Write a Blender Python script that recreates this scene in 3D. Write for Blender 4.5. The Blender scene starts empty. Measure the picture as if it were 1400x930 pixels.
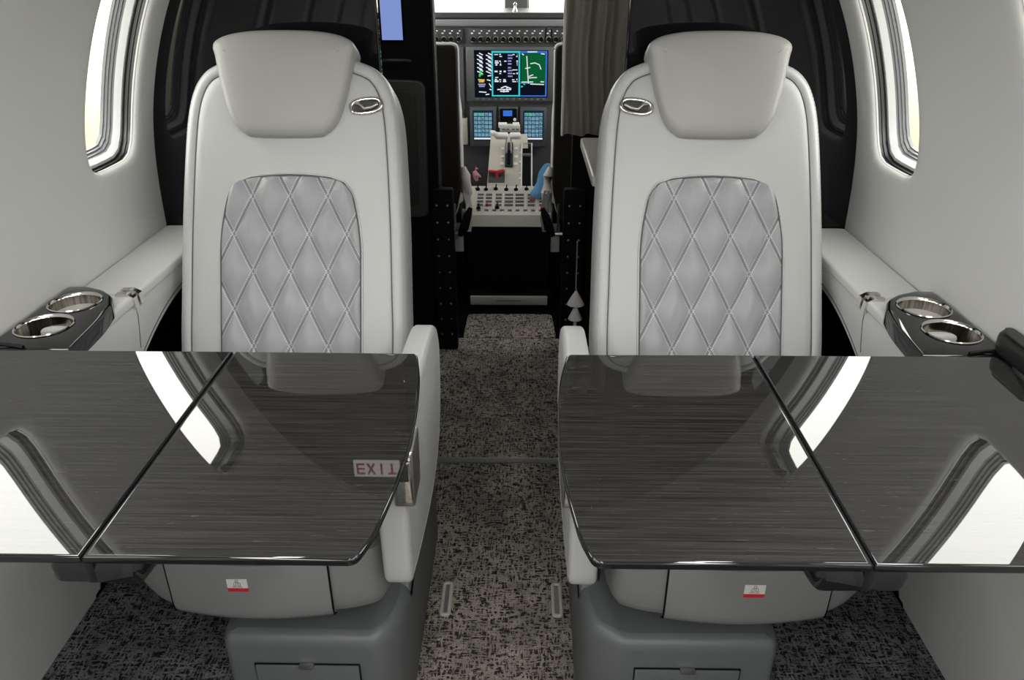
import bpy, bmesh, math, random
from mathutils import Vector
random.seed(7)
sc = bpy.context.scene
COL = sc.collection
ORG = {}
SHARP = set()

# ------------------------------------------------------------------ objects
def tag(o, label=None, cat=None, group=None, kind=None):
    if label: o['label'] = label
    if cat: o['category'] = cat
    if group: o['group'] = group
    if kind: o['kind'] = kind
    return o

def thing(name, label, cat, loc, group=None):
    o = bpy.data.objects.new(name, None)
    o.empty_display_size = .05
    COL.objects.link(o); o.location = loc; ORG[o.name] = Vector(loc)
    return tag(o, label, cat, group)

def obj(name, bm, mats, parent=None, smooth=35, recalc=True, org=None, label=None):
    """link one mesh (built in world coordinates) under parent"""
    if recalc: bmesh.ops.recalc_face_normals(bm, faces=bm.faces)
    if parent is not None: L = ORG[parent.name]
    elif org is not None: L = Vector(org)
    else:
        c = [v.co for v in bm.verts]
        L = Vector((sum(v.x for v in c) / len(c), sum(v.y for v in c) / len(c), min(v.z for v in c)))
    for v in bm.verts: v.co -= L
    me = bpy.data.meshes.new(name)
    bm.to_mesh(me); bm.free()
    if not isinstance(mats, (list, tuple)): mats = [mats]
    for m in mats: me.materials.append(m)
    if smooth:
        for p in me.polygons: p.use_smooth = True
        me.set_sharp_from_angle(angle=math.radians(smooth))
        for p in me.polygons:
            if len(p.vertices) > 8 and p.area > .004:
                p.use_smooth = False
                for ek in p.edge_keys: SHARP.add(ek)
        if SHARP:
            for e in me.edges:
                if e.key in SHARP: e.use_edge_sharp = True
            SHARP.clear()
    o = bpy.data.objects.new(name, me)
    COL.objects.link(o)
    if parent is not None: o.parent = parent
    else: o.location = L
    ORG[o.name] = L
    if label: o['label'] = label
    return o

def struct(name, bm, mats, smooth=35, recalc=True):
    return tag(obj(name, bm, mats, None, smooth, recalc), kind='structure')

# ------------------------------------------------------------------ mesh helpers
def BM(): return bmesh.new()

def box(bm, x0, x1, y0, y1, z0, z1, bev=0, seg=2, mi=0):
    vs = [bm.verts.new((x, y, z)) for z in (z0, z1) for y in (y0, y1) for x in (x0, x1)]
    q = [(0, 1, 3, 2), (4, 6, 7, 5), (0, 4, 5, 1), (2, 3, 7, 6), (0, 2, 6, 4), (1, 5, 7, 3)]
    fs = [bm.faces.new([vs[i] for i in f]) for f in q]
    bmesh.ops.recalc_face_normals(bm, faces=fs)
    for f in fs: f.material_index = mi
    if bev:
        es = list({e for f in fs for e in f.edges})
        r = bmesh.ops.bevel(bm, geom=es, offset=bev, segments=seg, affect='EDGES', profile=.5)
        for f in r['faces']: f.material_index = mi
    return bm

def bxo(x0, x1, y0, y1, z0, z1, bev=0, seg=2):
    return box(BM(), x0, x1, y0, y1, z0, z1, bev, seg)

def area(p):
    return sum(p[i][0] * p[(i + 1) % len(p)][1] - p[(i + 1) % len(p)][0] * p[i][1] for i in range(len(p))) / 2

def rpoly(pts, r, seg=5):
    """round the corners of a polygon; r scalar or per-corner list; result ccw"""
    n = len(pts); out = []
    for i in range(n):
        ri = r[i] if isinstance(r, (list, tuple)) else r
        p = Vector(pts[i]); a = Vector(pts[i - 1]) - p; b = Vector(pts[(i + 1) % n]) - p
        if ri <= 0 or a.length < 1e-6 or b.length < 1e-6:
            out.append(tuple(p)); continue
        d = min(ri, a.length * .48, b.length * .48)
        A = p + a.normalized() * d; B = p + b.normalized() * d
        for k in range(seg + 1):
            t = k / seg
            out.append(tuple(A * (1 - t) ** 2 + p * 2 * t * (1 - t) + B * t * t))
    if area(out) < 0: out.reverse()
    return out

def spline(pts, n=8, closed=False):
    out = []; m = len(pts)
    rng = range(m) if closed else range(m - 1)
    for i in rng:
        g = lambda k: Vector(pts[k % m]) if closed else Vector(pts[min(max(k, 0), m - 1)])
        p0, p1, p2, p3 = g(i - 1), g(i), g(i + 1), g(i + 2)
        for k in range(n):
            t = k / n
            out.append(tuple(.5 * ((2 * p1) + (p2 - p0) * t + (2 * p0 - 5 * p1 + 4 * p2 - p3) * t * t + (3 * p1 - p0 - 3 * p2 + p3) * t ** 3)))
    if not closed: out.append(tuple(pts[-1]))
    return out

def inset(p, d):
    if not d: return list(p)
    n = len(p); out = []
    for i in range(n):
        a = Vector(p[i - 1]); b = Vector(p[i]); c = Vector(p[(i + 1) % n])
        e1 = (b - a); e2 = (c - b)
        if e1.length < 1e-9: e1 = e2
        if e2.length < 1e-9: e2 = e1
        e1 = e1.normalized(); e2 = e2.normalized()
        n1 = Vector((-e1.y, e1.x)); n2 = Vector((-e2.y, e2.x))
        m = n1 + n2
        if m.length < 1e-6: m = n1
        m.normalize(); k = max(.45, m.dot(n1))
        q = b + m * (d / k)
        out.append((q.x, q.y))
    return out

def inset2(p, d, dmax):
    if d <= dmax: return inset(p, d)
    q = inset(p, dmax); cx = sum(a for a, b in q) / len(q); cy = sum(b for a, b in q) / len(q)
    w_ = min(max(a for a, b in q) - cx, max(b for a, b in q) - cy); k = max(.02, 1 - (d - dmax) / w_)
    return [(cx + (a - cx) * k, cy + (b - cy) * k) for a, b in q]

def loft(bm, rings, cap0=True, cap1=True, closed=True, mi=0):
    vr = [[bm.verts.new(p) for p in r] for r in rings]
    fs = []
    for a, b in zip(vr, vr[1:]):
        n = len(a)
        for i in range(n if closed else n - 1):
            j = (i + 1) % n
            try: fs.append(bm.faces.new((a[i], a[j], b[j], b[i])))
            except ValueError: pass
    for c, r in ((cap0, vr[0]), (cap1, vr[-1])):
        if c:
            f = bm.faces.new(r); fs.append(f)
    for f in fs: f.material_index = mi
    return vr

def slab(bm, out, d0, d1, r, f, seg=3, both=True, mi=0):
    """extrude outline along d with rounded rims; f(a,b,d) -> xyz"""
    prof = []
    for k in range(seg + 1):
        t = math.pi / 2 * k / seg
        prof.append((r * (1 - math.sin(t)), d0 + r * (1 - math.cos(t)) * (1 if d1 > d0 else -1)))
    sg = 1 if d1 > d0 else -1
    if both:
        for k in range(seg + 1):
            t = math.pi / 2 * k / seg
            prof.append((r * (1 - math.cos(t)), d1 - sg * r * (1 - math.sin(t))))
    else: prof.append((0, d1))
    rings = [[f(a, b, d) for a, b in inset(out, i)] for i, d in prof]
    loft(bm, rings, mi=mi)
    return bm

XY = lambda a, b, d: (a, b, d)
def XZ(a, b, d): return (a, d, b)      # d = y
def YZ(a, b, d): return (d, a, b)      # d = x

def tube(bm, pts, r, seg=8, closed=False, mi=0, cap=True):
    P = [Vector(p) for p in pts]; n = len(P); rings = []
    up = Vector((0, 0, 1))
    for i in range(n):
        if closed: t = P[(i + 1) % n] - P[i - 1]
        else: t = P[min(i + 1, n - 1)] - P[max(i - 1, 0)]
        t.normalize()
        s = t.cross(up)
        if s.length < .05: s = t.cross(Vector((1, 0, 0)))
        s.normalize(); u = s.cross(t)
        rr = r[i] if isinstance(r, (list, tuple)) else r
        rings.append([tuple(P[i] + (s * math.cos(2 * math.pi * k / seg) + u * math.sin(2 * math.pi * k / seg)) * rr) for k in range(seg)])
    if closed: rings.append(rings[0])
    loft(bm, rings, cap and not closed, cap and not closed, mi=mi)
    return bm

def lathe(bm, prof, c, seg=32, mi=0, axis='z', cap=False):
    rings = []
    for r, h in prof:
        ring = []
        for k in range(seg):
            t = 2 * math.pi * k / seg
            a, b = r * math.cos(t), r * math.sin(t)
            ring.append((c[0] + a, c[1] + b, c[2] + h) if axis == 'z' else (c[0] + a, c[1] + h, c[2] + b) if axis == 'y' else (c[0] + h, c[1] + a, c[2] + b))
        rings.append(ring)
    loft(bm, rings, cap, cap, mi=mi)
    return bm

def grid(bm, nu, nv, f, mi=0, uv=None):
    V = [[bm.verts.new(f(i / nu, j / nv)) for i in range(nu + 1)] for j in range(nv + 1)]
    L = bm.loops.layers.uv.verify() if uv else None
    for j in range(nv):
        for i in range(nu):
            fc = bm.faces.new((V[j][i], V[j][i + 1], V[j + 1][i + 1], V[j + 1][i])); fc.material_index = mi
            if uv:
                for lp, (a, b) in zip(fc.loops, ((i, j), (i + 1, j), (i + 1, j + 1), (i, j + 1))):
                    lp[L].uv = uv(a / nu, b / nv)
    return bm

# ------------------------------------------------------------------ materials
def nm(name):
    m = bpy.data.materials.new(name); m.use_nodes = True
    nt = m.node_tree; b = nt.nodes['Principled BSDF']
    return m, nt, b

def mat(name, col, rough=.5, metal=0, ior=1.5, spec=None, bump=0, bscale=400, coat=0, var=0, vscale=3):
    m, nt, b = nm(name)
    b.inputs['Base Color'].default_value = (*col, 1)
    b.inputs['Roughness'].default_value = rough
    b.inputs['Metallic'].default_value = metal
    b.inputs['IOR'].default_value = ior
    if coat: b.inputs['Coat Weight'].default_value = coat; b.inputs['Coat Roughness'].default_value = .03
    tc = nt.nodes.new('ShaderNodeTexCoord')
    if bump:
        n = nt.nodes.new('ShaderNodeTexNoise'); n.inputs['Scale'].default_value = bscale; n.inputs['Detail'].default_value = 3
        nt.links.new(tc.outputs['Object'], n.inputs['Vector'])
        bp = nt.nodes.new('ShaderNodeBump'); bp.inputs['Strength'].default_value = bump; bp.inputs['Distance'].default_value = .001
        nt.links.new(n.outputs['Fac'], bp.inputs['Height']); nt.links.new(bp.outputs['Normal'], b.inputs['Normal'])
    if var:
        n = nt.nodes.new('ShaderNodeTexNoise'); n.inputs['Scale'].default_value = vscale
        nt.links.new(tc.outputs['Object'], n.inputs['Vector'])
        r = nt.nodes.new('ShaderNodeMapRange'); r.inputs['To Min'].default_value = 1 - var; r.inputs['To Max'].default_value = 1 + var
        nt.links.new(n.outputs['Fac'], r.inputs['Value'])
        mx = nt.nodes.new('ShaderNodeVectorMath'); mx.operation = 'SCALE'; mx.inputs[0].default_value = col
        nt.links.new(r.outputs['Result'], mx.inputs['Scale']); nt.links.new(mx.outputs['Vector'], b.inputs['Base Color'])
    return m

def emit(name, col, s=1.0):
    m = bpy.data.materials.new(name); m.use_nodes = True; nt = m.node_tree
    nt.nodes.clear()
    e = nt.nodes.new('ShaderNodeEmission'); e.inputs['Color'].default_value = (*col, 1); e.inputs['Strength'].default_value = s
    o = nt.nodes.new('ShaderNodeOutputMaterial'); nt.links.new(e.outputs[0], o.inputs[0])
    return m

def mth(nt, op, a, b=None, c=None):
    n = nt.nodes.new('ShaderNodeMath'); n.operation = op
    for i, v in enumerate((a, b, c)):
        if v is None: continue
        if isinstance(v, (int, float)): n.inputs[i].default_value = v
        else: nt.links.new(v, n.inputs[i])
    return n.outputs[0]

def mixc(nt, f, a, b):
    n = nt.nodes.new('ShaderNodeMix'); n.data_type = 'RGBA'
    if isinstance(f, (int, float)): n.inputs[0].default_value = f
    else: nt.links.new(f, n.inputs[0])
    for k, v in ((6, a), (7, b)):
        if isinstance(v, tuple): n.inputs[k].default_value = (*v, 1)
        else: nt.links.new(v, n.inputs[k])
    return n.outputs[2]

def noise(nt, vec, sc_, det=3, rough=.5):
    n = nt.nodes.new('ShaderNodeTexNoise'); n.inputs['Scale'].default_value = 1; n.inputs['Detail'].default_value = det; n.inputs['Roughness'].default_value = rough
    mp = nt.nodes.new('ShaderNodeMapping'); mp.inputs['Scale'].default_value = sc_
    nt.links.new(vec, mp.inputs['Vector']); nt.links.new(mp.outputs[0], n.inputs['Vector'])
    return n.outputs['Fac']

def step(nt, v, lo, hi):
    n = nt.nodes.new('ShaderNodeMapRange'); n.inputs['From Min'].default_value = lo; n.inputs['From Max'].default_value = hi
    nt.links.new(v, n.inputs['Value']); return n.outputs['Result']

def carpet_mat(name, dark, mid, light):
    m, nt, b = nm(name)
    tc = nt.nodes.new('ShaderNodeTexCoord'); v = tc.outputs['Object']
    nx = noise(nt, v, (50, 210, 60), 3, .6); ny = noise(nt, v, (210, 50, 60), 3, .6)
    h1 = step(nt, nx, .485, .545); h2 = step(nt, ny, .485, .545)
    fx = noise(nt, v, (330, 330, 330), 2, .6); big = noise(nt, v, (14, 14, 14), 3, .6)
    s = mth(nt, 'MAXIMUM', h1, h2)
    grain = step(nt, fx, .32, .46)
    k = mth(nt, 'MULTIPLY', s, grain)
    tone = mixc(nt, step(nt, big, .4, .6), mid, light)
    c = mixc(nt, k, dark, tone)
    nt.links.new(c, b.inputs['Base Color']); b.inputs['Roughness'].default_value = .95
    b.inputs['Specular IOR Level'].default_value = .1
    bp = nt.nodes.new('ShaderNodeBump'); bp.inputs['Strength'].default_value = .6; bp.inputs['Distance'].default_value = .002
    nt.links.new(k, bp.inputs['Height']); nt.links.new(bp.outputs[0], b.inputs['Normal'])
    return m

def wood_mat():
    m, nt, b = nm('smoked_veneer')
    tc = nt.nodes.new('ShaderNodeTexCoord'); v = tc.outputs['Object']
    a = noise(nt, v, (4, 420, 1), 5, .6); f = noise(nt, v, (12, 1200, 1), 4, .6); w = noise(nt, v, (3, 3, 1), 2)
    g = mth(nt, 'ADD', mth(nt, 'MULTIPLY', a, .6), mth(nt, 'MULTIPLY', f, .4))
    c = mixc(nt, step(nt, g, .40, .60), (.008, .0078, .0075), (.040, .039, .038))
    fl = step(nt, noise(nt, v, (38, 520, 1), 2, .5), .69, .76)
    fl = mth(nt, 'MULTIPLY', fl, step(nt, w, .42, .6))
    c = mixc(nt, mth(nt, 'MULTIPLY', fl, .7), c, (.16, .15, .14))
    nt.links.new(c, b.inputs['Base Color'])
    b.inputs['Roughness'].default_value = .018; b.inputs['IOR'].default_value = 1.78
    return m

def quilt_mat():
    m, nt, b = nm('quilted_leather')
    uv = nt.nodes.new('ShaderNodeUVMap'); sp = nt.nodes.new('ShaderNodeSeparateXYZ'); nt.links.new(uv.outputs[0], sp.inputs[0])
    ds = []; vs_ = []
    for k in (0, 1):
        c = sp.outputs[k]; o = sp.outputs[1 - k]
        fr = mth(nt, 'SUBTRACT', c, mth(nt, 'ROUND', c))
        ab = mth(nt, 'ABSOLUTE', fr)
        ln = mth(nt, 'LESS_THAN', mth(nt, 'ABSOLUTE', mth(nt, 'SUBTRACT', ab, .052)), .016)
        dash = mth(nt, 'GREATER_THAN', mth(nt, 'SINE', mth(nt, 'MULTIPLY', o, 115)), -.35)
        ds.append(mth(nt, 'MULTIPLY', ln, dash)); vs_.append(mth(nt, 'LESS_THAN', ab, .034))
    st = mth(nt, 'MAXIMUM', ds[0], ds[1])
    c = mixc(nt, mth(nt, 'MAXIMUM', vs_[0], vs_[1]), (.30, .31, .32), (.18, .185, .195)); c = mixc(nt, st, c, (.52, .53, .54))  # valleys between stitch rows coloured darker, crease shade put into the leather
    nt.links.new(c, b.inputs['Base Color'])
    b.inputs['Roughness'].default_value = .42
    tc = nt.nodes.new('ShaderNodeTexCoord')
    n = noise(nt, tc.outputs['Object'], (500, 500, 500), 3)
    bp = nt.nodes.new('ShaderNodeBump'); bp.inputs['Strength'].default_value = .5; bp.inputs['Distance'].default_value = .0012
    hh = mth(nt, 'ADD', mth(nt, 'MULTIPLY', st, .8), mth(nt, 'MULTIPLY', n, .25))
    nt.links.new(hh, bp.inputs['Height']); nt.links.new(bp.outputs[0], b.inputs['Normal'])
    return m

def pane_mat():
    m = bpy.data.materials.new('window_glass'); m.use_nodes = True; nt = m.node_tree; nt.nodes.clear()
    t = nt.nodes.new('ShaderNodeBsdfTransparent'); g = nt.nodes.new('ShaderNodeBsdfGlossy'); g.inputs['Roughness'].default_value = .02
    t.inputs['Color'].default_value = (.97, .97, .93, 1)
    mx = nt.nodes.new('ShaderNodeMixShader'); o = nt.nodes.new('ShaderNodeOutputMaterial')
    mx.inputs[0].default_value = .05; nt.links.new(t.outputs[0], mx.inputs[1]); nt.links.new(g.outputs[0], mx.inputs[2])
    nt.links.new(mx.outputs[0], o.inputs[0])
    return m

def brushed():
    m, nt, b = nm('brushed_steel')
    tc = nt.nodes.new('ShaderNodeTexCoord')
    n = noise(nt, tc.outputs['Object'], (160, 160, 3), 3, .7)
    nt.links.new(mixc(nt, step(nt, n, .3, .7), (.16, .135, .115), (.55, .50, .44)), b.inputs['Base Color'])
    b.inputs['Metallic'].default_value = 1; b.inputs['Roughness'].default_value = .2
    return m

M = dict(
    wall=mat('wall_vinyl', (.58, .58, .565), .5, bump=.05, bscale=900, var=.02),
    ceil=mat('headliner', (.55, .55, .53), .7),
    leather=mat('pale_grey_leather', (.45, .455, .45), .42, bump=.25, bscale=650),
    leather3=mat('headrest_leather', (.345, .34, .325), .42, bump=.25, bscale=650),
    leather2=mat('ledge_leather', (.56, .56, .55), .45, bump=.15, bscale=650),
    shell=mat('seat_shell_leather', (.20, .205, .203), .42, bump=.2, bscale=650),
    base=mat('seat_base_plastic', (.115, .125, .128), .4, bump=.1, bscale=300),
    seam=mat('seam_thread', (.10, .10, .10), .8),
    stitch=mat('stitch_thread', (.45, .45, .44), .7),
    quilt=quilt_mat(),
    wood=wood_mat(),
    gblack=mat('black_lacquer', (.006, .006, .007), .03, ior=1.6),
    bulk=mat('black_bulkhead_gloss', (.005, .005, .006), .04, ior=1.38),
    black=mat('matt_black', (.003, .003, .003), .7, ior=1.2),
    dgrey=mat('dark_grey_trim', (.03, .03, .028), .5),
    dbrown=mat('dark_brown_leather', (.012, .010, .008), .7, ior=1.25),
    chrome=mat('chrome', (.75, .73, .69), .12, 1),
    satin=mat('satin_metal', (.50, .49, .46), .32, 1),
    steel=brushed(),
    rubber=mat('black_rubber', (.012, .012, .012), .35),
    wframe=mat('window_frame_grey', (.55, .56, .56), .35),
    wgrey=mat('window_seal_grey', (.16, .165, .17), .4),
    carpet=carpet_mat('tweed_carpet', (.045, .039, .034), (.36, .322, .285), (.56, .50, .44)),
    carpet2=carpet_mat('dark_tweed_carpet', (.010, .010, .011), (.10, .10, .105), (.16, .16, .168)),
    pane=pane_mat(),
    plastic=mat('instrument_grey', (.075, .078, .082), .45),
    ivory=mat('ivory_plastic', (.60, .57, .49), .45),
    white=mat('white_plastic', (.85, .84, .80), .4),
    red=mat('red_plastic', (.55, .02, .03), .4),
    pink=mat('pink_fabric', (.75, .32, .38), .7),
    blue=mat('light_blue_cloth', (.13, .36, .62), .85, bump=.5, bscale=200),
    curtain=mat('grey_brown_curtain', (.30, .275, .24), .85, bump=.4, bscale=500),
    paper=mat('placard_white', (.66, .66, .64), .5),
    ink=mat('placard_grey_ink', (.10, .10, .11), .5),
    fleece=mat('pale_fleece', (.62, .60, .57), .9, bump=.8, bscale=150),
    webbing=mat('grey_webbing', (.20, .20, .21), .7, bump=.5, bscale=300),
    counter=mat('pale_counter', (.50, .48, .42), .4),
    fill=emit('cabin_fill_glow', (1, .98, .965), 17),  # glow of the side strips added to light the cabin
    scr_black=emit('screen_black', (.004, .006, .012)),
    scr_white=emit('screen_white', (.75, .78, .85)),
    scr_lilac=emit('screen_lilac', (.28, .28, .55)),
    scr_cyan=emit('screen_cyan', (.05, .55, .62)),
    scr_blue=emit('screen_blue', (.04, .16, .62)),
    scr_green=emit('screen_green', (.004, .10, .03)),
    scr_lime=emit('screen_lime', (.05, .6, .15)),
    scr_yel=emit('screen_yellow', (.7, .5, .08)),
    scr_pink=emit('screen_pink', (.75, .4, .4)),
    scr_teal=emit('screen_teal', (.16, .33, .42)),
    scr_navy=emit('screen_navy', (.01, .02, .05)),
    scr_sky=emit('screen_periwinkle', (.21, .29, .62)),
    scr_azure=emit('screen_azure', (.01, .33, .85)),
)

# ------------------------------------------------------------------ fuselage surface
PROF = [(.770, -.25), (.778, 0), (.785, .2), (.79, .42), (.79, .645), (.785, .78), (.768, .9), (.733, 1.02), (.682, 1.135), (.60, 1.27),
        (.485, 1.395), (.35, 1.48), (.18, 1.53), (.08, 1.542), (0, 1.545)]
SP = spline(PROF, 8)
SL = [0]
for a, b in zip(SP, SP[1:]): SL.append(SL[-1] + math.dist(a, b))
def at_s(s):
    s = max(0, min(SL[-1] - 1e-6, s))
    i = max(k for k in range(len(SL) - 1) if SL[k] <= s)
    t = (s - SL[i]) / (SL[i + 1] - SL[i])
    p = Vector(SP[i]).lerp(Vector(SP[i + 1]), t)
    d = (Vector(SP[min(i + 2, len(SP) - 1)]) - Vector(SP[max(i - 1, 0)])).normalized()
    return p, Vector((d.y, -d.x))
def s_of_z(z):
    for i in range(len(SP) - 1):
        if SP[i][1] <= z <= SP[i + 1][1]:
            return SL[i] + (SL[i + 1] - SL[i]) * (z - SP[i][1]) / (SP[i + 1][1] - SP[i][1])
def hull(side, Y, s, d=0):
    p, n = at_s(s)
    return (side * (p.x + n.x * d), Y, p.y + n.y * d)
def xw(z): return at_s(s_of_z(z))[0].x

YA, YF = -1.5, 1.72            # cabin aft end, forward bulkhead
WY = [(1.44 - .558 * k, 1.645 - .558 * k) for k in range(5)]    # window openings fore-aft
S_LO, S_HI = s_of_z(.822), s_of_z(1.215)
S_A, S_B = S_LO - .04, S_HI + .04
S_CE = s_of_z(1.34)
NS, NT = 24, 10
def rr_point(dy, ds, a, b, n=5.5):
    k = (abs(dy / a) ** n + abs(ds / b) ** n) ** (-1 / n)
    return dy * k, ds * k
def win_rings(side, y0, y1, specs):
    """rounded window outlines: specs = [(grow, depth)]"""
    cy, cs = (y0 + y1) / 2, (S_LO + S_HI) / 2; a, b = (y1 - y0) / 2, (S_HI - S_LO) / 2
    P0, P1 = y0 - .06, y1 + .06
    bd = [(P0 + (P1 - P0) * i / NT, S_A) for i in range(NT)] + [(P1, S_A + (S_B - S_A) * i / NS) for i in range(NS)] + \
         [(P1 - (P1 - P0) * i / NT, S_B) for i in range(NT)] + [(P0, S_B - (S_B - S_A) * i / NS) for i in range(NS)]
    rings = []
    for g, d in specs:
        ring = []
        for (Y, s) in bd:
            dy, ds = rr_point(Y - cy, s - cs, a + g, b + g)
            ring.append(hull(side, cy + dy, cs + ds, d))
        rings.append(ring)
    return bd, rings

for side, nmw in ((-1, 'wall_left'), (1, 'wall_right')):
    bm = BM()
    def strip(y0, y1, s0, s1, ny, ns):
        grid(bm, ny, ns, lambda u, v: hull(side, y0 + (y1 - y0) * u, s0 + (s1 - s0) * v))
    strip(YA, YF, 0, S_A, 8, 22)
    strip(YA, YF, S_B, S_CE, 8, 10)
    ys = [YF]
    for y0, y1 in WY: ys += [y1 + .06, y0 - .06]
    ys.append(YA)
    for k in range(0, len(ys), 2):
        if ys[k] - ys[k + 1] > 1e-4: strip(ys[k + 1], ys[k], S_A, S_B, 3, NS)
    for y0, y1 in WY:
        bd, rings = win_rings(side, y0, y1, [(.022, 0), (.012, .0008), (.006, .0028), (.0015, .007), (0, .014)])
        outer = [hull(side, Y, s) for Y, s in bd]
        mid = [tuple(Vector(o).lerp(Vector(r), .5)) for o, r in zip(outer, rings[0])]
        loft(bm, [outer, rings[0]] + rings[1:], False, False)
    bmesh.ops.remove_doubles(bm, verts=bm.verts, dist=1e-5)
    o = struct(nmw, bm, M['wall'], 60)

bm = BM()
NCE = 26
grid(bm, 8, 2 * NCE, lambda u, v: hull(-1 if v < .5 else 1, YA + (YF - YA) * u, S_CE + (SL[-1] - S_CE) * (1 - abs(2 * v - 1))))
struct('ceiling', bm, M['ceil'], 60)

k = 0
for side in (-1, 1):
    for wi, (y0, y1) in enumerate(WY):
        k += 1
        root = bpy.data.objects.new('window_%d' % k, None); COL.objects.link(root)
        root.location = hull(side, (y0 + y1) / 2, (S_LO + S_HI) / 2, .03); ORG[root.name] = Vector(root.location); root['kind'] = 'structure'
        root.empty_display_size = .05
        _, r = win_rings(side, y0, y1, [(.0, .010), (.002, .012), (.003, .021), (.001, .022), (.001, .028), (-.002, .029), (-.002, .031)])
        bm = BM(); loft(bm, r, False, False); obj('shade_channel', bm, M['rubber'], root, 40)
        _, r = win_rings(side, y0, y1, [(-.002, .031), (-.007, .0315), (-.010, .037), (-.013, .044)])
        bm = BM(); loft(bm, r, False, False); obj('window_frame', bm, M['wframe'], root, 40)
        _, r = win_rings(side, y0, y1, [(-.013, .044), (-.014, .048), (-.017, .0485), (-.018, .053), (-.021, .0535), (-.022, .058), (-.025, .0585), (-.026, .064)])
        bm = BM(); loft(bm, r, False, False); obj('window_seal', bm, M['wgrey'], root, 25)
        _, r = win_rings(side, y0, y1, [(-.025, .063)])
        bm = BM(); vr = [bm.verts.new(p) for p in r[0]]
        n = len(vr)
        # pane as quads between bottom and top halves
        cen = Vector((0, 0, 0))
        for p in r[0]: cen += Vector(p) / n
        prev = vr
        for t in (.6, .25):
            cur = [bm.verts.new(cen.lerp(v.co.copy(), t) if False else cen.lerp(Vector(r[0][i]), t)) for i, v in enumerate(vr)]
            for i in range(n): bm.faces.new((prev[i], prev[(i + 1) % n], cur[(i + 1) % n], cur[i]))
            prev = cur
        bm.faces.new(prev)
        obj('pane', bm, M['pane'], root, 60)
        # little pull tab of the shade at the top of the opening
        bm = BM()
        ym = (y0 + y1) / 2
        cs = [hull(side, ym - .055, S_HI - .006, .004), hull(side, ym + .055, S_HI - .006, .004), hull(side, ym + .055, S_HI - .006, .03), hull(side, ym - .055, S_HI - .006, .03)]
        cs2 = [hull(side, ym - .055, S_HI - .018, .004), hull(side, ym + .055, S_HI - .018, .004), hull(side, ym + .055, S_HI - .018, .03), hull(side, ym - .055, S_HI - .018, .03)]
        loft(bm, [cs, cs2]); bmesh.ops.bevel(bm, geom=list(bm.edges), offset=.003, segments=2, affect='EDGES')
        obj('shade_handle', bm, M['dgrey'], root, 40)
        # daylight portal just outside the pane
        ld = bpy.data.lights.new('daylight_portal', 'AREA'); ld.shape = 'RECTANGLE'; ld.size = .28; ld.size_y = .42
        ld.cycles.is_portal = True
        lo = bpy.data.objects.new('daylight_portal', ld); COL.objects.link(lo)
        p, nn = at_s((S_LO + S_HI) / 2)
        lo.location = hull(side, ym, (S_LO + S_HI) / 2, .10)
        inn = Vector((-side * nn.x, 0, -nn.y))
        lo.rotation_euler = inn.to_track_quat('-Z', 'X').to_euler()
        lo.rotation_euler = inn.to_track_quat('-Z', 'Y').to_euler()

# ------------------------------------------------------------------ floors
bm = bxo(-.186, .186, YA, 2.44, -.03, 0, .004)
struct('floor', bm, M['carpet'])
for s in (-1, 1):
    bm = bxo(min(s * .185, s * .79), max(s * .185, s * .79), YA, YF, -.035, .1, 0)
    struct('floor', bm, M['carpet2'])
bm = bxo(-.70, .70, YF, 2.44, -.032, -.002); struct('floor', bm, M['carpet'])
bm = BM(); slab(bm, rpoly([(-.165, 2.44), (.165, 2.44), (.155, 2.64), (-.160, 2.64)], .02), -.035, .003, .004, XY)
struct('floor', bm, M['carpet'])
bm = bxo(-.75, .75, 2.44, 4.0, -.06, -.03); struct('floor', bm, M['black'])
# metal strip across the carpet joint
bm = BM()
tube(bm, [(-.184, 1.690, .004), (-.05, 1.691, .004), (.05, 1.692, .004), (.184, 1.690, .004)], .0085, 10)
struct('trim_1', bm, M['wgrey'])
# oval seat-track covers in the aisle carpet
for s, lb in ((-1, 'pale oval floor track fitting beside the left seat base'), (1, 'pale oval floor track fitting beside the right seat base')):
    root = thing('floor_fitting', lb, 'floor fitting', ((-.109 if s < 0 else .121), 1.197, 0)); CX_ = -.109 if s < 0 else .121
    o = rpoly([(CX_ - .0115, 1.150), (CX_ + .0115, 1.150), (CX_ + .0115, 1.245), (CX_ - .0115, 1.245)], .0115, 6)
    rings = [[(a, b, z) for a, b in inset(o, i)] for i, z in ((0, -.001), (0, .004), (.002, .006), (.006, .006), (.008, .002))]
    bm = BM(); loft(bm, rings, False, False); obj('rim', bm, M['ivory'], root)
    bm = BM(); loft(bm, [[(a, b, z) for a, b in inset(o, i)] for i, z in ((.007, .001), (.0075, .0028))], True, True); obj('slot', bm, M['satin'], root)

# ------------------------------------------------------------------ bulkheads
def bulk_outline(x_in, side, z_top=None):
    pts = []
    for i in range(0, len(SP)):
        x, z = SP[i]
        if x >= x_in: pts.append((side * (x + .012), max(z, .0) + .006 * (z > 1)))
    # close down the inner edge
    zt = pts[-1][1]
    pts.append((side * x_in, zt)); pts.append((side * x_in, 0.0))
    out = []
    for p in pts:
        if not out or math.dist(out[-1], p) > 1e-4: out.append(p)
    if area(out) < 0: out.reverse()
    return out
for s, x_in in ((-1, .262), (1, .262)):
    bm = BM(); slab(bm, bulk_outline(x_in, s), YF, YF + .03, .002, XZ, seg=1)
    struct('wall_forward', bm, M['bulk'], 30)
hd = []
for i, (x, z) in enumerate(SP):
    if x <= .262: hd.append((x, z + .012))
hd = [(.262, 1.31)] + hd + [(-x, z) for x, z in reversed(hd)] + [(-.262, 1.31)]
bm = BM(); slab(bm, rpoly(hd, 0), YF, YF + .03, .001, XZ, seg=1); struct('wall_forward', bm, M['bulk'], 30)
bm = BM(); o = [(x, z) for x, z in SP if z > .0]; o = o + [(-x, z) for x, z in reversed(o)]
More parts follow.
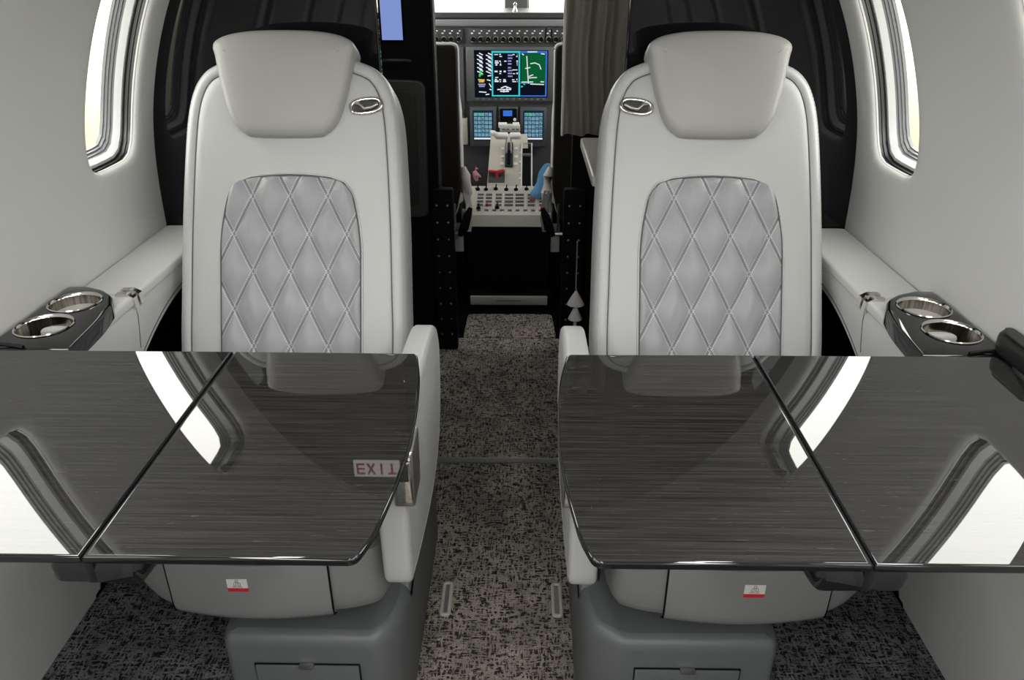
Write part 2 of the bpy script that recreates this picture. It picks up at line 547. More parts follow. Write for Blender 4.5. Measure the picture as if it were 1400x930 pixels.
slab(bm, rpoly(o, 0), YA - .03, YA, .001, XZ, seg=1); struct('wall_aft', bm, M['wall'], 30)

# vestibule behind the bulkhead: side walls, roof, cockpit partition
for s in (-1, 1):
    bm = bxo(min(s * .62, s * .66), max(s * .62, s * .66), YF + .03, 2.5, -.03, 1.57); struct('wall_left' if s < 0 else 'wall_right', bm, M['black'])
bm = bxo(-.66, .66, YF + .03, 2.5, 1.55, 1.58); struct('ceiling', bm, M['dgrey'])
# partition with cockpit opening
bm = BM(); box(bm, -.66, -.215, 2.38, 2.42, -.03, 1.57, .004); struct('wall_forward', bm, M['black'])
bm = BM(); box(bm, .195, .66, 2.38, 2.42, -.03, 1.57, .004); struct('wall_forward', bm, M['black'])
# cockpit shell
for s in (-1, 1):
    bm = bxo(min(s * .74, s * .78), max(s * .74, s * .78), 2.42, 4.0, -.05, .98); struct('wall_left' if s < 0 else 'wall_right', bm, M['black'])
bm = bxo(-.78, .78, 2.42, 3.62, 1.45, 1.5); struct('ceiling', bm, M['dgrey'])

# ------------------------------------------------------------------ side ledges
for s, sd in ((-1, 'left'), (1, 'right')):
    sx = lambda a: s * a
    root = thing('side_ledge', 'pale leather side ledge under the %s window, running to the black bulkhead' % sd, 'side ledge', (s * .73, 1.3, .1))
    zt = .645
    # padded lid in front of the seat
    def lid(y0, y1, name):
        o = rpoly([(s * .672, y0), (s * .789, y0), (s * .789, y1), (s * .672, y1)], .014, 5)
        bm = BM(); slab(bm, o, zt - .022, zt, .007, XY, 4); return obj(name, bm, M['leather2'], root, 50)
    lid(1.307, YF - .003, 'ledge_lid')
    lid(1.15, 1.304, 'ledge_top')
    # side panel with a scooped lower edge, leaning out toward the floor
    low = spline([(YF - .004, .585), (1.50, .575), (1.38, .545), (1.28, .485), (1.20, .395), (1.145, .28), (1.115, .16), (1.105, .101)], 6)
    def xo(z): return .676 + .094 * max(0, min(1, (.60 - z) / .5)) ** 1.15
    cols = [(y, z) for y, z in low]
    bm = BM()
    rings = []
    n = len(cols)
    front = [[(s * xo(z0 + (zt - .006 - z0) * k / 14), y, z0 + (zt - .006 - z0) * k / 14) for k in range(15)] for y, z0 in cols]
    aft = [[(s * xo(.101 + (zt - .107) * k / 14), y, .101 + (zt - .107) * k / 14) for k in range(15)] for y in (1.0, .8, .5, .2, -.2)]
    loft(bm, front + aft, False, False, closed=False)
    obj('side_panel', bm, M['leather2'], root, 50)
    # return (underside) of the scoop
    bm = BM()
    loft(bm, [[(s * xo(z), y, z) for y, z in cols], [(s * (xo(z) + .012), y, z - .006) for y, z in cols], [(s * .785, y, z - .006) for y, z in cols]], False, False, closed=False)
    obj('scoop_edge', bm, M['shell'], root, 60)
    bm = BM(); tube(bm, [(s * (xo(z + .012) - .0008), y, z + .012) for y, z in cols], .0011, 6); obj('welt', bm, M['seam'], root)
    bm = BM(); tube(bm, [(s * (xo(z) - .0004), 1.300, z) for z in (.635, .60, .56, .535)], .0009, 6); obj('seam', bm, M['seam'], root)
    # aft sill under the table
    bm = bxo(*sorted((s * .676, s * .789)), -.2, 1.034, .60, .643, .004); obj('ledge_frame', bm, M['gblack'], root, label='glossy black aft section')
    # black panel standing in for the shade between seat and wall
    bm = bxo(*sorted((s * .768, s * .778)), 1.09, YF - .004, .1, .565); obj('footwell_shade', bm, M['black'], root)
    # chrome latch on the lid edge
    bm = BM()
    o = rpoly([(0, 0), (.010, 0), (.026, .010), (.026, .022), (.010, .030), (0, .030)], .004, 3)
    pr = [(s * .700, .6452), (s * .676, .6452), (s * .6705, .640), (s * .6700, .622), (s * .673, .620), (s * .674, .637), (s * .680, .6485 - .001), (s * .700, .648)]
    rings = [[(x - s * .0, y, z) for x, z in pr] for y in (1.288, 1.322)]
    pr2 = [(s * .702, .6455), (s * .702, .6495), (s * .682, .6500), (s * .6690, .643), (s * .6670, .622), (s * .671, .620), (s * .673, .638), (s * .684, .6452)]
    loft(bm, [[(x, y, z) for x, z in pr2] for y in (1.287, 1.300)]); loft(bm, [[(x, y, z) for x, z in pr2] for y in (1.308, 1.322)])
    box(bm, *sorted((s * .674, s * .696)), 1.298, 1.310, .6452, .6475)
    obj('ledge_latch', bm, M['chrome'], root, 40, label='small chrome latch')

    # cup holder panel
    root = thing('cup_holder_panel', 'glossy black cup holder panel set in the %s side ledge, aft of the seat' % sd, 'cup holder', (s * .735, 1.15, .62))
    o = [(s * .789, 1.295), (s * .755, 1.298), (s * .715, 1.280), (s * .690, 1.258), (s * .6680, 1.212), (s * .655, 1.15), (s * .650, 1.08), (s * .648, 1.037), (s * .789, 1.037)]
    o = rpoly(o, [0, .01, .01, .01, .012, .02, .02, 0, 0], 3)
    holes = [(s * .735, 1.218, .0425), (s * .735, 1.122, .0435)]
    bm = BM()
    zp = .664
    top_in = inset(o, .007)
    edges = []
    def loop(pts, z):
        vs = [bm.verts.new((a, b, z)) for a, b in pts]
        es = [bm.edges.new((vs[i], vs[(i + 1) % len(vs)])) for i in range(len(vs))]
        return vs, es
    vo, eo = loop(top_in, zp); edges += eo
    hv = []
    for hx, hy, hr in holes:
        v_, e_ = loop([(hx + hr * math.cos(2 * math.pi * q / 40), hy + hr * math.sin(2 * math.pi * q / 40)) for q in range(40)], zp)
        hv.append(v_); edges += e_
    bmesh.ops.triangle_fill(bm, use_beauty=True, edges=edges)
    prev = vo
    for ins, z in ((.004, zp - .0012), (.0015, zp - .004), (0, zp - .008), (0, zp - .026)):
        cur = [bm.verts.new((a, b, z)) for a, b in inset(o, ins)]
        for i in range(len(cur)): bm.faces.new((prev[i], prev[(i + 1) % len(cur)], cur[(i + 1) % len(cur)], cur[i]))
        prev = cur
    obj('panel', bm, M['gblack'], root, 30)
    bm = BM(); tube(bm, [(s * .722, 1.042, .6655), (s * .745, 1.046, .668), (s * .765, 1.044, .670), (s * .786, 1.000, .670), (s * .787, .985, .670)], .0035, 8); obj('panel_lip', bm, M['gblack'], root)
    for hx, hy, hr in holes:
        bm = BM(); lathe(bm, [(hr - .001, -.002), (hr + .002, .0012), (hr + .0005, .0028), (hr - .002, .0012), (hr - .003, -.002)], (hx, hy, zp), 48)
        cup_rim = bm
        bm2 = BM(); lathe(bm2, [(hr - .002, 0), (hr - .003, -.02), (hr - .0045, -.090), (hr - .008, -.095), (.001, -.095)], (hx, hy, zp), 48)
        c = obj('cup', bm2, M['steel'], root, 50, label='brushed steel cup well')
        obj('rim', cup_rim, M['chrome'], c, 60)

# black padded case at the right edge
root = thing('black_case', 'black rounded case standing on the right ledge beside the cup holders', 'case', (.773, 1.01, .664))
bm = BM(); slab(bm, rpoly([(.758, .95), (.787, .95), (.787, 1.063), (.770, 1.063), (.758, 1.045)], .012, 5), .6645, .702, .012, XY, 4); obj('body', bm, M['rubber'], root)
bm = BM(); slab(bm, rpoly([(.763, .96), (.784, .96), (.784, 1.056), (.772, 1.056), (.763, 1.04)], .008, 5), .7015, .704, .002, XY, 3); obj('lid', bm, M['dgrey'], root)

# ------------------------------------------------------------------ tables
for s, sd in ((-1, 'left'), (1, 'right')):
    root = thing('folding_table', 'glossy dark wood folding table in front of the %s seat, both leaves open' % sd, 'table', (s * .42, .8, .64))
    T0, T1 = .6565, .667
    inner = [(s * .391, .583), (s * .118, .583), (s * .1060, .620), (s * .0960, .70), (s * .0905, .78), (s * .0925, .87), (s * .1000, .96), (s * .1130, 1.030), (s * .391, 1.032)]
    r_in = [0, .010, .03, .03, .03, .03, .03, .008, 0]
    outer = [(s * .3945, .583), (s * .722, .583), (s * .722, .86), (s * .742, .94), (s * .762, 1.000), (s * .758, 1.032), (s * .3945, 1.032)]
    r_out = [0, .004, .04, .04, .02, .006, 0]
    bm = BM(); slab(bm, rpoly(inner, r_in, 6), T0, T1, .0035, XY, 4)
    lf = obj('table_leaf', bm, [M['wood'], M['gblack']], root, 32)
    bm = BM(); slab(bm, rpoly(outer, r_out, 6), T0, T1, .0035, XY, 4)
    lf2 = obj('table_leaf', bm, [M['wood'], M['gblack']], root, 32)
    for l in (lf, lf2):
        for p in l.data.polygons:
            if p.normal.z < .9: p.material_index = 1
    bm = BM(); tube(bm, [(s * .3928, .586, .660), (s * .3928, 1.03, .660)], .0032, 10); obj('hinge', bm, M['rubber'], root)
    # support arm below the fold
    bm = BM()
    o = rpoly([(s * .446, .604), (s * .462, .66), (s * .450, .96), (s * .360, .96), (s * .342, .66), (s * .350, .604)], .010, 4)
    rings = []
    for ins, z in ((.012, .600), (.004, .6015), (0, .606), (0, .630), (.004, .6565)):
        rings.append([(a, b + (.012 if z > .64 else 0), z + .010 * abs(a - s * .396) / .05 * (1 if z < .61 else 0)) for a, b in inset(o, ins)])
    loft(bm, rings); sa = obj('support_arm', bm, M['gblack'], root, 40)
    bm = bxo(*sorted((s * .398, s * .410)), .6035, .70, .612, .656, .002); obj('arm_rib', bm, M['rubber'], sa)

# ------------------------------------------------------------------ seats
KS, Y0S, Z0S = .45, 1.38, .504
LU = math.hypot(1, KS); NB = Vector((0, 1 / LU, -KS / LU))        # unit normal pointing to the back of the seat
def seat(s):
    sd = 'left' if s < 0 else 'right'
    root = thing('cabin_seat', 'pale grey leather cabin seat with diamond quilted back on the %s of the aisle' % sd, 'seat', (s * .42, 1.15, .1))
    C0 = .42
    def P(u, z, d):                       # u outboard, z height on front plane, d toward the back
        base = Vector((s * (C0 + u), Y0S + KS * (z - Z0S), z)) + NB * d
        return tuple(base)
    half = [(.16, .30), (.205, .33), (.226, .40), (.232, .50), (.230, .60), (.227, .72), (.221, .84), (.214, .92), (.203, .965), (.186, .995), (.160, 1.015), (.11, 1.030), (.05, 1.036)]
    out = half + [(-a, b) for a, b in reversed(half)]
    out = spline(out, 5, closed=True)
    if area(out) < 0: out.reverse()
    bm = BM()
    prof = [(.03, .125), (.012, .122), (.003, .115), (0, .10), (0, .035), (.0012, .020), (.004, .009), (.009, .002), (.015, -.0012), (.021, -.002), (.0265, .0003), (.0278, .0035), (.029, .0008), (.033, -.002), (.045, -.003), (.07, -.0035), (.10, -.0035), (.13, -.0035), (.155, -.0035)]
    rings = [[P(a, b, d) for a, b in inset2(out, i, .036)] for i, d in prof]
    loft(bm, rings)
    back = obj('backrest', bm, M['leather'], root, 60)
    # piping seam and edge stitching
    def ring_tube(ins, d, r, name, m_, seg=6):
        bm = BM(); pts = [P(a, b, d) for a, b in inset(out, ins)]
        tube(bm, pts, r, seg, closed=True); return obj(name, bm, M[m_], back, 60)
    ring_tube(.0278, .0012, .0010, 'piping', 'seam')
    bm = BM(); pts = inset(out, .0075)
    acc = 0
    for i in range(len(pts)):
        a = Vector(pts[i]); b = Vector(pts[(i + 1) % len(pts)]); L = (b - a).length; k = 0
        nst = max(1, int(round(L / .0065)))
        for q in range(nst):
            c0 = a.lerp(b, (q + .15) / nst); c1 = a.lerp(b, (q + .75) / nst)
            tube(bm, [P(c0.x, c0.y, .0024), P(c1.x, c1.y, .0024)], .0007, 4)
    obj('edge_stitching', bm, M['stitch'], back, 0)
    # quilted insert
    A_, B_ = .0755, .137; ZC = .637
    ZB, ZTOP = .43, .806
    def hw(z):
        w = .1405
        if z > .66: w = .1405 - .026 * ((z - .66) / (ZTOP - .66)) ** 2.0
        return w
    def qx(u, v):
        z = ZB + (ZTOP - ZB) * v
        w = hw(z)
        # round the two top corners
        r = .036
        if z > ZTOP - r:
            t = (z - (ZTOP - r)) / r
            w -= r * (1 - math.sqrt(max(0, 1 - t * t)))
        # crown of the top edge
        zz = z + .006 * (1 - (2 * u - 1) ** 2) * max(0, (v - .6) / .4)
        return (2 * u - 1) * w, zz
    def uvq(x, z):
        return ((x / A_) + (z - ZC) / B_, (x / A_) - (z - ZC) / B_)
    def hgt(u, v):
        x, z = qx(u, v); a, b = uvq(x, z)
        h = (abs(math.sin(math.pi * a)) * abs(math.sin(math.pi * b)))
        h = h ** .62
        x2 = hw(z); e = min(1, max(0, (x2 - abs(x)) / .010)); e2 = min(1, max(0, (ZTOP + .004 - z) / .010))
        ed = (min(e, e2)) ** .5
        # shallow creases worn into some cells
        cr = .0006 * math.sin(90 * z + 30 * x + 7 * math.sin(40 * x)) * h
        return -.0045 - .0140 * h * ed + cr
    bm = BM()
    grid(bm, 110, 150, lambda u, v: P(*qx(u, v), hgt(u, v)), uv=lambda u, v: uvq(*qx(u, v)))
    q = obj('quilted_panel', bm, M['quilt'], root, 80, label='diamond quilted silver grey insert')
    edge = [qx(0, v / 40) for v in range(41)] + [qx(u / 30, 1) for u in range(1, 31)] + [qx(1, 1 - v / 40) for v in range(1, 41)]
    bm = BM(); tube(bm, [P(a, b, -.0050) for a, b in edge], .0018, 6); obj('panel_welt', bm, M['seam'], q, 60)
    bm = BM(); tube(bm, [P(a * 1.022, b + (.0035 if k_ > 38 and k_ < 72 else 0), -.0040) for k_, (a, b) in enumerate(edge)], .0022, 6); obj('panel_piping', bm, M['leather'], q, 60)
    # headrest
    hh = [(.056, .880), (.084, .888), (.105, .910), (.119, .948), (.129, .985), (.136, 1.020), (.140, 1.036), (.134, 1.048), (.112, 1.058), (.075, 1.0645), (.03, 1.067)]
    ho = spline(hh + [(-a, b) for a, b in reversed(hh)], 6, closed=True)
    if area(ho) < 0: ho.reverse()
    bm = BM()
    pr = [(.03, .060), (.010, .055), (.002, .042), (0, .02), (0, -.018), (.0015, -.026), (.005, -.033), (.011, -.038), (.020, -.0415), (.032, -.0435), (.050, -.0445), (.075, -.045)]
    def HP(a, b, d):
        # thickest at the roll along the top, slim at the bottom
        t = max(0, min(1, (b - .88) / .187)); k = .80 + .22 * t
        dd = d * k if d < 0 else d
        return P(a + .007, b, dd)
    loft(bm, [[HP(a, b, d) for a, b in inset2(ho, i, .009)] for i, d in pr])
    hr = obj('headrest', bm, M['leather3'], root, 70)
    for q_ in (-1, 1):
        bm = BM(); tube(bm, [HP(q_ * .137, 1.036, -.020), HP(q_ * .131, 1.036, -.031), HP(q_ * .120, 1.030, -.0385), HP(q_ * .108, 1.024, -.0412)], .0007, 5)
        obj('corner_stitch', bm, M['seam'], hr)
    # chrome belt guide on the aisle shoulder
    def oval(cu, cz, w, h, d, n=28, e=2.6, tilt=-.12):
        pts = []
        for i in range(n):
            t = 2 * math.pi * i / n; c, sn = math.cos(t), math.sin(t)
            a = w * math.copysign(abs(c) ** (2 / e), c); b = h * math.copysign(abs(sn) ** (2 / e), sn)
            pts.append(P(cu + a * math.cos(tilt) - b * math.sin(tilt), cz + a * math.sin(tilt) + b * math.cos(tilt), d))
        return pts
    g = BM(); tube(g, oval(-.152, .937, .0300, .0125, -.006), .0042, 8, closed=True)
    gd = obj('belt_guide', g, M['chrome'], root, 60, label='chrome shoulder belt guide')
    bm = BM(); loft(bm, [oval(-.153, .937, .026, .011, -.0036), oval(-.153, .937, .026, .011, -.0045)]); obj('slot', bm, M['dgrey'], gd)
    bm = BM(); tube(bm, [P(-.130, .942, -.006), P(-.140, .940, -.010), P(-.150, .931, -.012), P(-.163, .934, -.011), P(-.175, .941, -.007)], .0032, 8)
    obj('guide_loop', bm, M['satin'], gd, 60)
    # bench: cushion, shell, drawer front
    SH = 0 if s < 0 else .022
    cf = lambda o_: [(s * (a + SH), b) for a, b in o_]
    shell = rpoly(cf([(.160, 1.40), (.160, .935), (.172, .902), (.215, .886), (.36, .866), (.515, .890), (.570, .930), (.600, 1.0), (.61, 1.40)]), [0, .03, .03, .04, .08, .05, .05, .04, 0], 6)
    bm = BM(); rings = []
    for i, z in ((.05, .262), (.022, .270), (.008, .284), (.001, .302), (0, .33), (0, .40)): rings.append([(a, b, z) for a, b in inset(shell, i)])
    loft(bm, rings); obj('seat_shell', bm, M['shell'], root, 60)
    # drawer front follows the curve of the shell
    def fy(x):                      # front contour
        t = (x - .36) / .14
        return .8685 + .0175 * min(1.6, t * t)
    bm = BM()
    nx = 20
    for (xa, xb, nme) in ((.246, .494, 'd'),):
        ring0 = []
        rings = []
        for k_ in range(nx + 1):
            x = xa + (xb - xa) * k_ / nx; y = fy(x)
            sec = [(.0145, .276), (.004, .280), (-.0015, .290), (-.0035, .305), (-.0035, .385), (-.001, .3915), (.006, .393)]
            rings.append([(s * (x + SH), y + dy, z) for dy, z in sec])
        loft(bm, rings, True, True, closed=True)
    dr = obj('life_vest_drawer', bm, M['shell'], root, 50)
    for xa in (.2445, .4955):
        b2 = BM(); y = fy(xa); tube(b2, [(s * (xa + SH), y + .010, .277), (s * (xa + SH), y, .284), (s * (xa + SH), y - .002, .30), (s * (xa + SH), y - .002, .392)], .0014, 6); obj('drawer_gap', b2, M['black'], dr)
    # placard: white with a red band and a small life vest pictogram
    px_, pz_ = (.380 if s < 0 else .394), .3555; py_ = fy(px_ - SH) - .0042
    b2 = bxo(s * px_ - .0155, s * px_ + .0155, py_ - .0008, py_, pz_ - .0035, pz_ + .014, 0); pc = obj('placard', b2, M['paper'], dr, label='white and red life vest placard')
    b2 = bxo(s * px_ - .0155, s * px_ + .0155, py_ - .0009, py_, pz_ - .0105, pz_ - .0035, 0); obj('red_band', b2, M['red'], pc)
    b2 = BM(); yy = py_ - .0012
    cx_ = s * px_
    tube(b2, [(cx_ + .0022 * math.cos(t * math.pi / 6), yy, pz_ + .0105 + .0022 * math.sin(t * math.pi / 6)) for t in range(12)], .0004, 4, closed=True)
    for q_ in (-1, 1):
        tube(b2, [(cx_ + q_ * .0012, yy, pz_ + .0078), (cx_ + q_ * .0048, yy, pz_ + .0070), (cx_ + q_ * .0052, yy, pz_ + .001), (cx_ + q_ * .0016, yy, pz_ + .001), (cx_ + q_ * .0012, yy, pz_ + .0078)], .0004, 4)
    tube(b2, [(cx_ - .008, yy, pz_ - .0010), (cx_ + .008, yy, pz_ - .0010)], .0004, 4)
    obj('pictogram', b2, M['ink'], pc)
    # cushion
    co = rpoly(cf([(.165, 1.42), (.165, .945), (.185, .905), (.36, .876), (.535, .905), (.575, .96), (.585, 1.42)]), [.01, .03, .03, .08, .04, .04, .01], 6)
    bm = BM()
    loft(bm, [[(a, b, z + .012 * max(0, min(1, (1.1 - b) / .2)) * 0) for a, b in inset(co, i)] for i, z in ((.012, .398), (.003, .402), (0, .412), (0, .435), (.006, .450), (.02, .458), (.05, .462))])
    obj('seat_cushion', bm, M['leather'], root, 60)
    # aisle armrest
    ap = spline([(.872, .58), (.868, .50), (.868, .40), (.874, .358), (.90, .350), (1.0, .33), (1.15, .318), (1.26, .345), (1.325, .42), (1.345, .51), (1.325, .565), (1.285, .592), (1.20, .602), (1.05, .606), (.92, .606), (.882, .600)], 4, closed=True)
    if area(ap) < 0: ap.reverse()
    bm = BM(); slab(bm, ap, s * .160, s * .117, .009, YZ, 4); arm = obj('armrest', bm, M['leather'], root, 50)
    stp = inset(ap, .012)
    bm = BM()
    for i in range(len(stp)):
        a = Vector(stp[i]); b = Vector(stp[(i + 1) % len(stp)])
        nst = max(1, int(round((b - a).length / .007)))
        for q_ in range(nst):
            c0 = a.lerp(b, (q_ + .15) / nst); c1 = a.lerp(b, (q_ + .75) / nst)
            tube(bm, [(s * .1168, c0.x, c0.y), (s * .1168, c1.x, c1.y)], .0006, 4)
    obj('arm_stitching', bm, M['stitch'], arm, 0)
    # chrome recline latch housing on the armrest
    bm = BM(); slab(bm, rpoly([(.858, .510), (.925, .510), (.935, .60), (.862, .602)], .008, 4), s * .132, s * .103, .004, YZ, 3)
    la = obj('recline_latch', bm, M['satin'], root, 40, label='chrome recline latch')
    bm = bxo(*sorted((s * .105, s * .127)), .853, .862, .522, .592, .003); obj('lever', bm, M['chrome'], la)
    bm = bxo(*sorted((s * .108, s * .124)), .8515, .856, .560, .588, .001); obj('recess', bm, M['dgrey'], la)
    # swivel pedestal and base fairing
    bp = rpoly(cf([(.450, 1.36), (.450, .925), (.440, .902), (.188, .900), (.158 - SH, .935), (.146 - SH, .985), (.147 - SH, 1.06), (.148 - SH, 1.40), (.40, 1.40)]), [0, .02, .015, .02, .03, .04, .04, 0, 0], 5)
    bm = BM(); loft(bm, [[(a, b, z) for a, b in inset(bp, i)] for i, z in ((0, .0), (0, .185), (.003, .198), (.010, .206), (.02, .209))])
    bs = obj('seat_base', bm, M['base'], root, 50)
    fp = [(1.40, .19), (1.40, .335), (1.20, .325), (1.08, .25), (1.0, .19)]
    bm = BM(); slab(bm, rpoly(fp, [0, .01, .05, .05, .01], 5), s * .185, s * .147, .012, YZ, 4); obj('base_fairing', bm, M['base'], root, 50)
    bm = bxo(*sorted((s * .24, s * .41)), 1.02, 1.30, .205, .275, .01); obj('swivel', bm, M['black'], root)
    # stowage drawer in the base front
    a0, a1 = sorted((s * (.222 + SH * .6), s * (.394 + SH * .6)))
    bm = bxo(a0, a1, .8945, .903, .02, .150, .002); d2 = obj('base_drawer', bm, M['base'], root, 40)
    bm = BM(); tube(bm, [(a0 - .001, .8985, .02), (a0 - .001, .8985, .1515), (a1 + .001, .8985, .1515), (a1 + .001, .8985, .02)], .0016, 6); obj('drawer_gap', bm, M['black'], d2)
    m_ = (a0 + a1) / 2
    bm = bxo(m_ - .012, m_ + .012, .888, .899, .150, .1545, .0015); obj('drawer_pull', bm, M['satin'], d2)
    return root
seat(-1); seat(1)

# ------------------------------------------------------------------ exit sign on the left bulkhead
root = thing('exit_sign', 'small white sign with red EXIT letters above the left seat on the bulkhead', 'sign', (-.345, YF - .004, 1.378))
bm = bxo(-.412, -.286, YF - .005, YF - .0005, 1.352, 1.405, .001); obj('sign_plate', bm, emit('sign_face', (.95, .90, .86), 1.3), root)
bm = BM(); X0 = -.404; H0, H1 = 1.361, 1.396; w = .022; t = .0055; yb0, yb1 = YF - .0065, YF - .0045
def bar(xa, za, xb, zb, th=t):
    a = Vector((xa, za)); b = Vector((xb, zb)); d = (b - a).normalized(); n_ = Vector((-d.y, d.x)) * th / 2
    q = [a + n_, b + n_, b - n_, a - n_]
    loft(bm, [[(p.x, yb0, p.y) for p in q], [(p.x, yb1, p.y) for p in q]])
def letter(ch, x):
    if ch == 'E':
        bar(x + t / 2, H0, x + t / 2, H1); 
        for z in (H0 + t / 2, (H0 + H1) / 2, H1 - t / 2): bar(x, z, x + w, z)
    if ch == 'X': bar(x + .002, H0, x + w - .002, H1); bar(x + .002, H1, x + w - .002, H0)
    if ch == 'I': bar(x + w / 2, H0, x + w / 2, H1)
    if ch == 'T': bar(x + w / 2, H0, x + w / 2, H1); bar(x, H1 - t / 2, x + w, H1 - t / 2)
for i, ch in enumerate('EXIT'): letter(ch, X0 + i * .0285)
obj('lettering', bm, emit('sign_red', (.40, .01, .015), 1.0), root)

# ------------------------------------------------------------------ fill strips added to the headliner, out of view, to light the cabin
for s, sd in ((-1, 'left'), (1, 'right')):
    root = thing('ceiling_fill', 'long added fill strip along the %s side of the headliner' % sd, 'added fill light', (s * .44, 0, 1.33))
    sa_, sb_ = s_of_z(1.37), s_of_z(1.43)
    bm = BM(); grid(bm, 12, 6, lambda u, v: hull(s, YA + .1 + (.90 - YA - .1) * u, sa_ + (sb_ - sa_) * v, -.006)); obj('fill_strip', bm, M['fill'], root, 60, recalc=False)
    bm = BM()
    for q in (sa_ - .006, sb_ + .006):
        tube(bm, [hull(s, YA + .1, q, -.004), hull(s, .90, q, -.004)], .006, 8)
    obj('fill_rail', bm, M['wframe'], root)

root = thing('ceiling_fill', 'added fill strip along the middle of the ceiling', 'added fill light', (0, -.5, 1.52))  # unseen centre strip added to brighten the aisle and armrest sides
bm = BM(); grid(bm, 8, 4, lambda u, v: (-.05 + .10 * v, YA + .1 + (.25 - YA - .1) * u, 1.533)); obj('fill_strip', bm, emit('cabin_fill_centre', (1, .98, .965), 12), root, 60, recalc=False)
bm = BM()
for q in (-.054, .054): tube(bm, [(q, YA + .1, 1.535), (q, .25, 1.535)], .005, 8)
obj('fill_rail', bm, M['wframe'], root)

# ------------------------------------------------------------------ vestibule
# recessed dark door panel and little screen on the left
root = thing('entry_panel', 'dark grey rounded panel on the black wall behind the left seat', 'panel', (-.31, 2.37, .5))
bm = BM(); slab(bm, rpoly([(-.39, .46), (-.255, .46), (-.248, .88), (-.39, .885)], .03, 5), 2.37, 2.3805, .006, XZ, 3, both=False); pn = obj('panel', bm, M['dgrey'], root)
bm = BM(); slab(bm, rpoly([(-.37, .50), (-.283, .50), (-.278, .85), (-.37, .855)], .02, 5), 2.366, 2.372, .003, XZ, 3, both=False); obj('panel_inset', bm, mat('panel_inset_grey', (.018, .018, .017), .5), pn)
bm = BM(); tube(bm, [(-.375, 2.365, .935), (-.36, 2.355, .938), (-.30, 2.355, .938), (-.285, 2.365, .935)], .005, 8); tag(obj('grab_handle', bm, M['dgrey']), 'dark grab handle above the rounded grey panel', 'handle')
root = thing('wall_screen', 'pale blue lit screen on the black wall behind the left seat', 'screen', (-.34, 2.375, 1.0))
bm = bxo(-.372, -.302, 2.372, 2.380, .985, 1.26, .003); obj('bezel', bm, M['black'], root)
bm = bxo(-.366, -.306, 2.3705, 2.3725, .992, 1.25); obj('screen', bm, M['scr_sky'], root)
# thin bright trims on the edge of the doorway
bm = BM(); tube(bm, [(-.262, YF - .002, .10), (-.262, YF - .002, 1.30)], .003, 8); struct('trim_2', bm, M['gblack'])
bm = BM(); tube(bm, [(.262, YF - .002, .10), (.262, YF - .002, 1.30)], .003, 8); struct('trim_3', bm, M['gblack'])
bm = BM(); tube(bm, [(-.218, 2.374, 0), (-.218, 2.374, 1.30)], .004, 8); struct('trim_4', bm, M['satin' if 0 else 'dgrey'])
# galley counter on the right
root = thing('galley_counter', 'pale galley counter edge showing beside the right seat', 'counter', (.4, 2.0, 0))
o = rpoly([(.208, 2.24), (.208, 1.80), (.60, 1.80), (.60, 2.24)], .012, 4)
bm = BM(); slab(bm, o, .715, .742, .005, XY, 3); obj('worktop', bm, M['counter'], root)
bm = bxo(.262, .60, 1.80, 2.24, 0, .715, .004); obj('cabinet_body', bm, M['black'], root)
# curtain
root = thing('curtain', 'grey brown gathered curtain hanging beside the cockpit opening', 'curtain', (.25, 2.30, .72))
bm = BM()
def cur(u, v):
    x = .158 + .20 * u
    return (x + .006 * math.sin(9 * v + 2), 2.31 + .018 * math.sin(u * 2 * math.pi * 3.2 + .6 * v) + .006 * math.sin(u * 40), .735 + .74 * v)
V1 = grid(bm, 70, 20, cur)
bm2 = bm
r = bmesh.ops.solidify(bm, geom=list(bm.faces), thickness=.004)
obj('cloth', bm, M['curtain'], root, 60)
bm = BM(); tube(bm, [(.15, 2.31, 1.462), (.60, 2.31, 1.462)], .006, 8); obj('curtain_rail', bm, M['satin'], root)
bm = BM(); tube(bm, [(.158, 2.30, .735), (.157, 2.298, 1.0), (.158, 2.30, 1.46)], .004, 8); obj('hem', bm, M['fleece'], root)
# hanging pull with two white cones
root = thing('hanging_tassel', 'white double cone tassel hanging on a thin cord right of the aisle', 'tassel', (.209, 2.15, .19))
bm = BM(); tube(bm, [(.205, 2.15, .46), (.206, 2.15, .30)], .0022, 8); obj('cord', bm, M['webbing'], root)
for zt_, h, r_ in ((.305, .046, .027), (.255, .045, .022)):
    bm = BM(); lathe(bm, [(.001, 0), (.004, -.004), (r_ * .7, -h * .65), (r_, -h), (r_ * .8, -h - .003), (.001, -h + .004)], (.207, 2.15, zt_), 14); obj('cone', bm, M['fleece'], root, 25)
bm = BM(); tube(bm, [(.207, 2.15, .213), (.208, 2.15, .150)], .005, 8); obj('cord_end', bm, M['fleece'], root)
# black track plates with rivets, either side of the cockpit opening
for s, lbl in ((-1, 'black riveted upright post left of the cockpit opening'), (1, 'black riveted upright post right of the cockpit opening')):
    x0 = -.245 if s < 0 else .172
    root = thing('riveted_post', lbl, 'post', (x0 + .035, 2.36, 0))
    bm = bxo(x0, x0 + .070, 2.345, 2.379, 0, .56, .006); obj('post_body', bm, M['black'], root)
    for i in range(9):
        for dx in (.018, .052):
            bm = BM(); lathe(bm, [(.0035, 0), (.003, -.0015), (.001, -.002)], (x0 + dx, 2.345, .06 + .056 * i), 10, axis='y'); obj('rivet', bm, M['satin'], root)

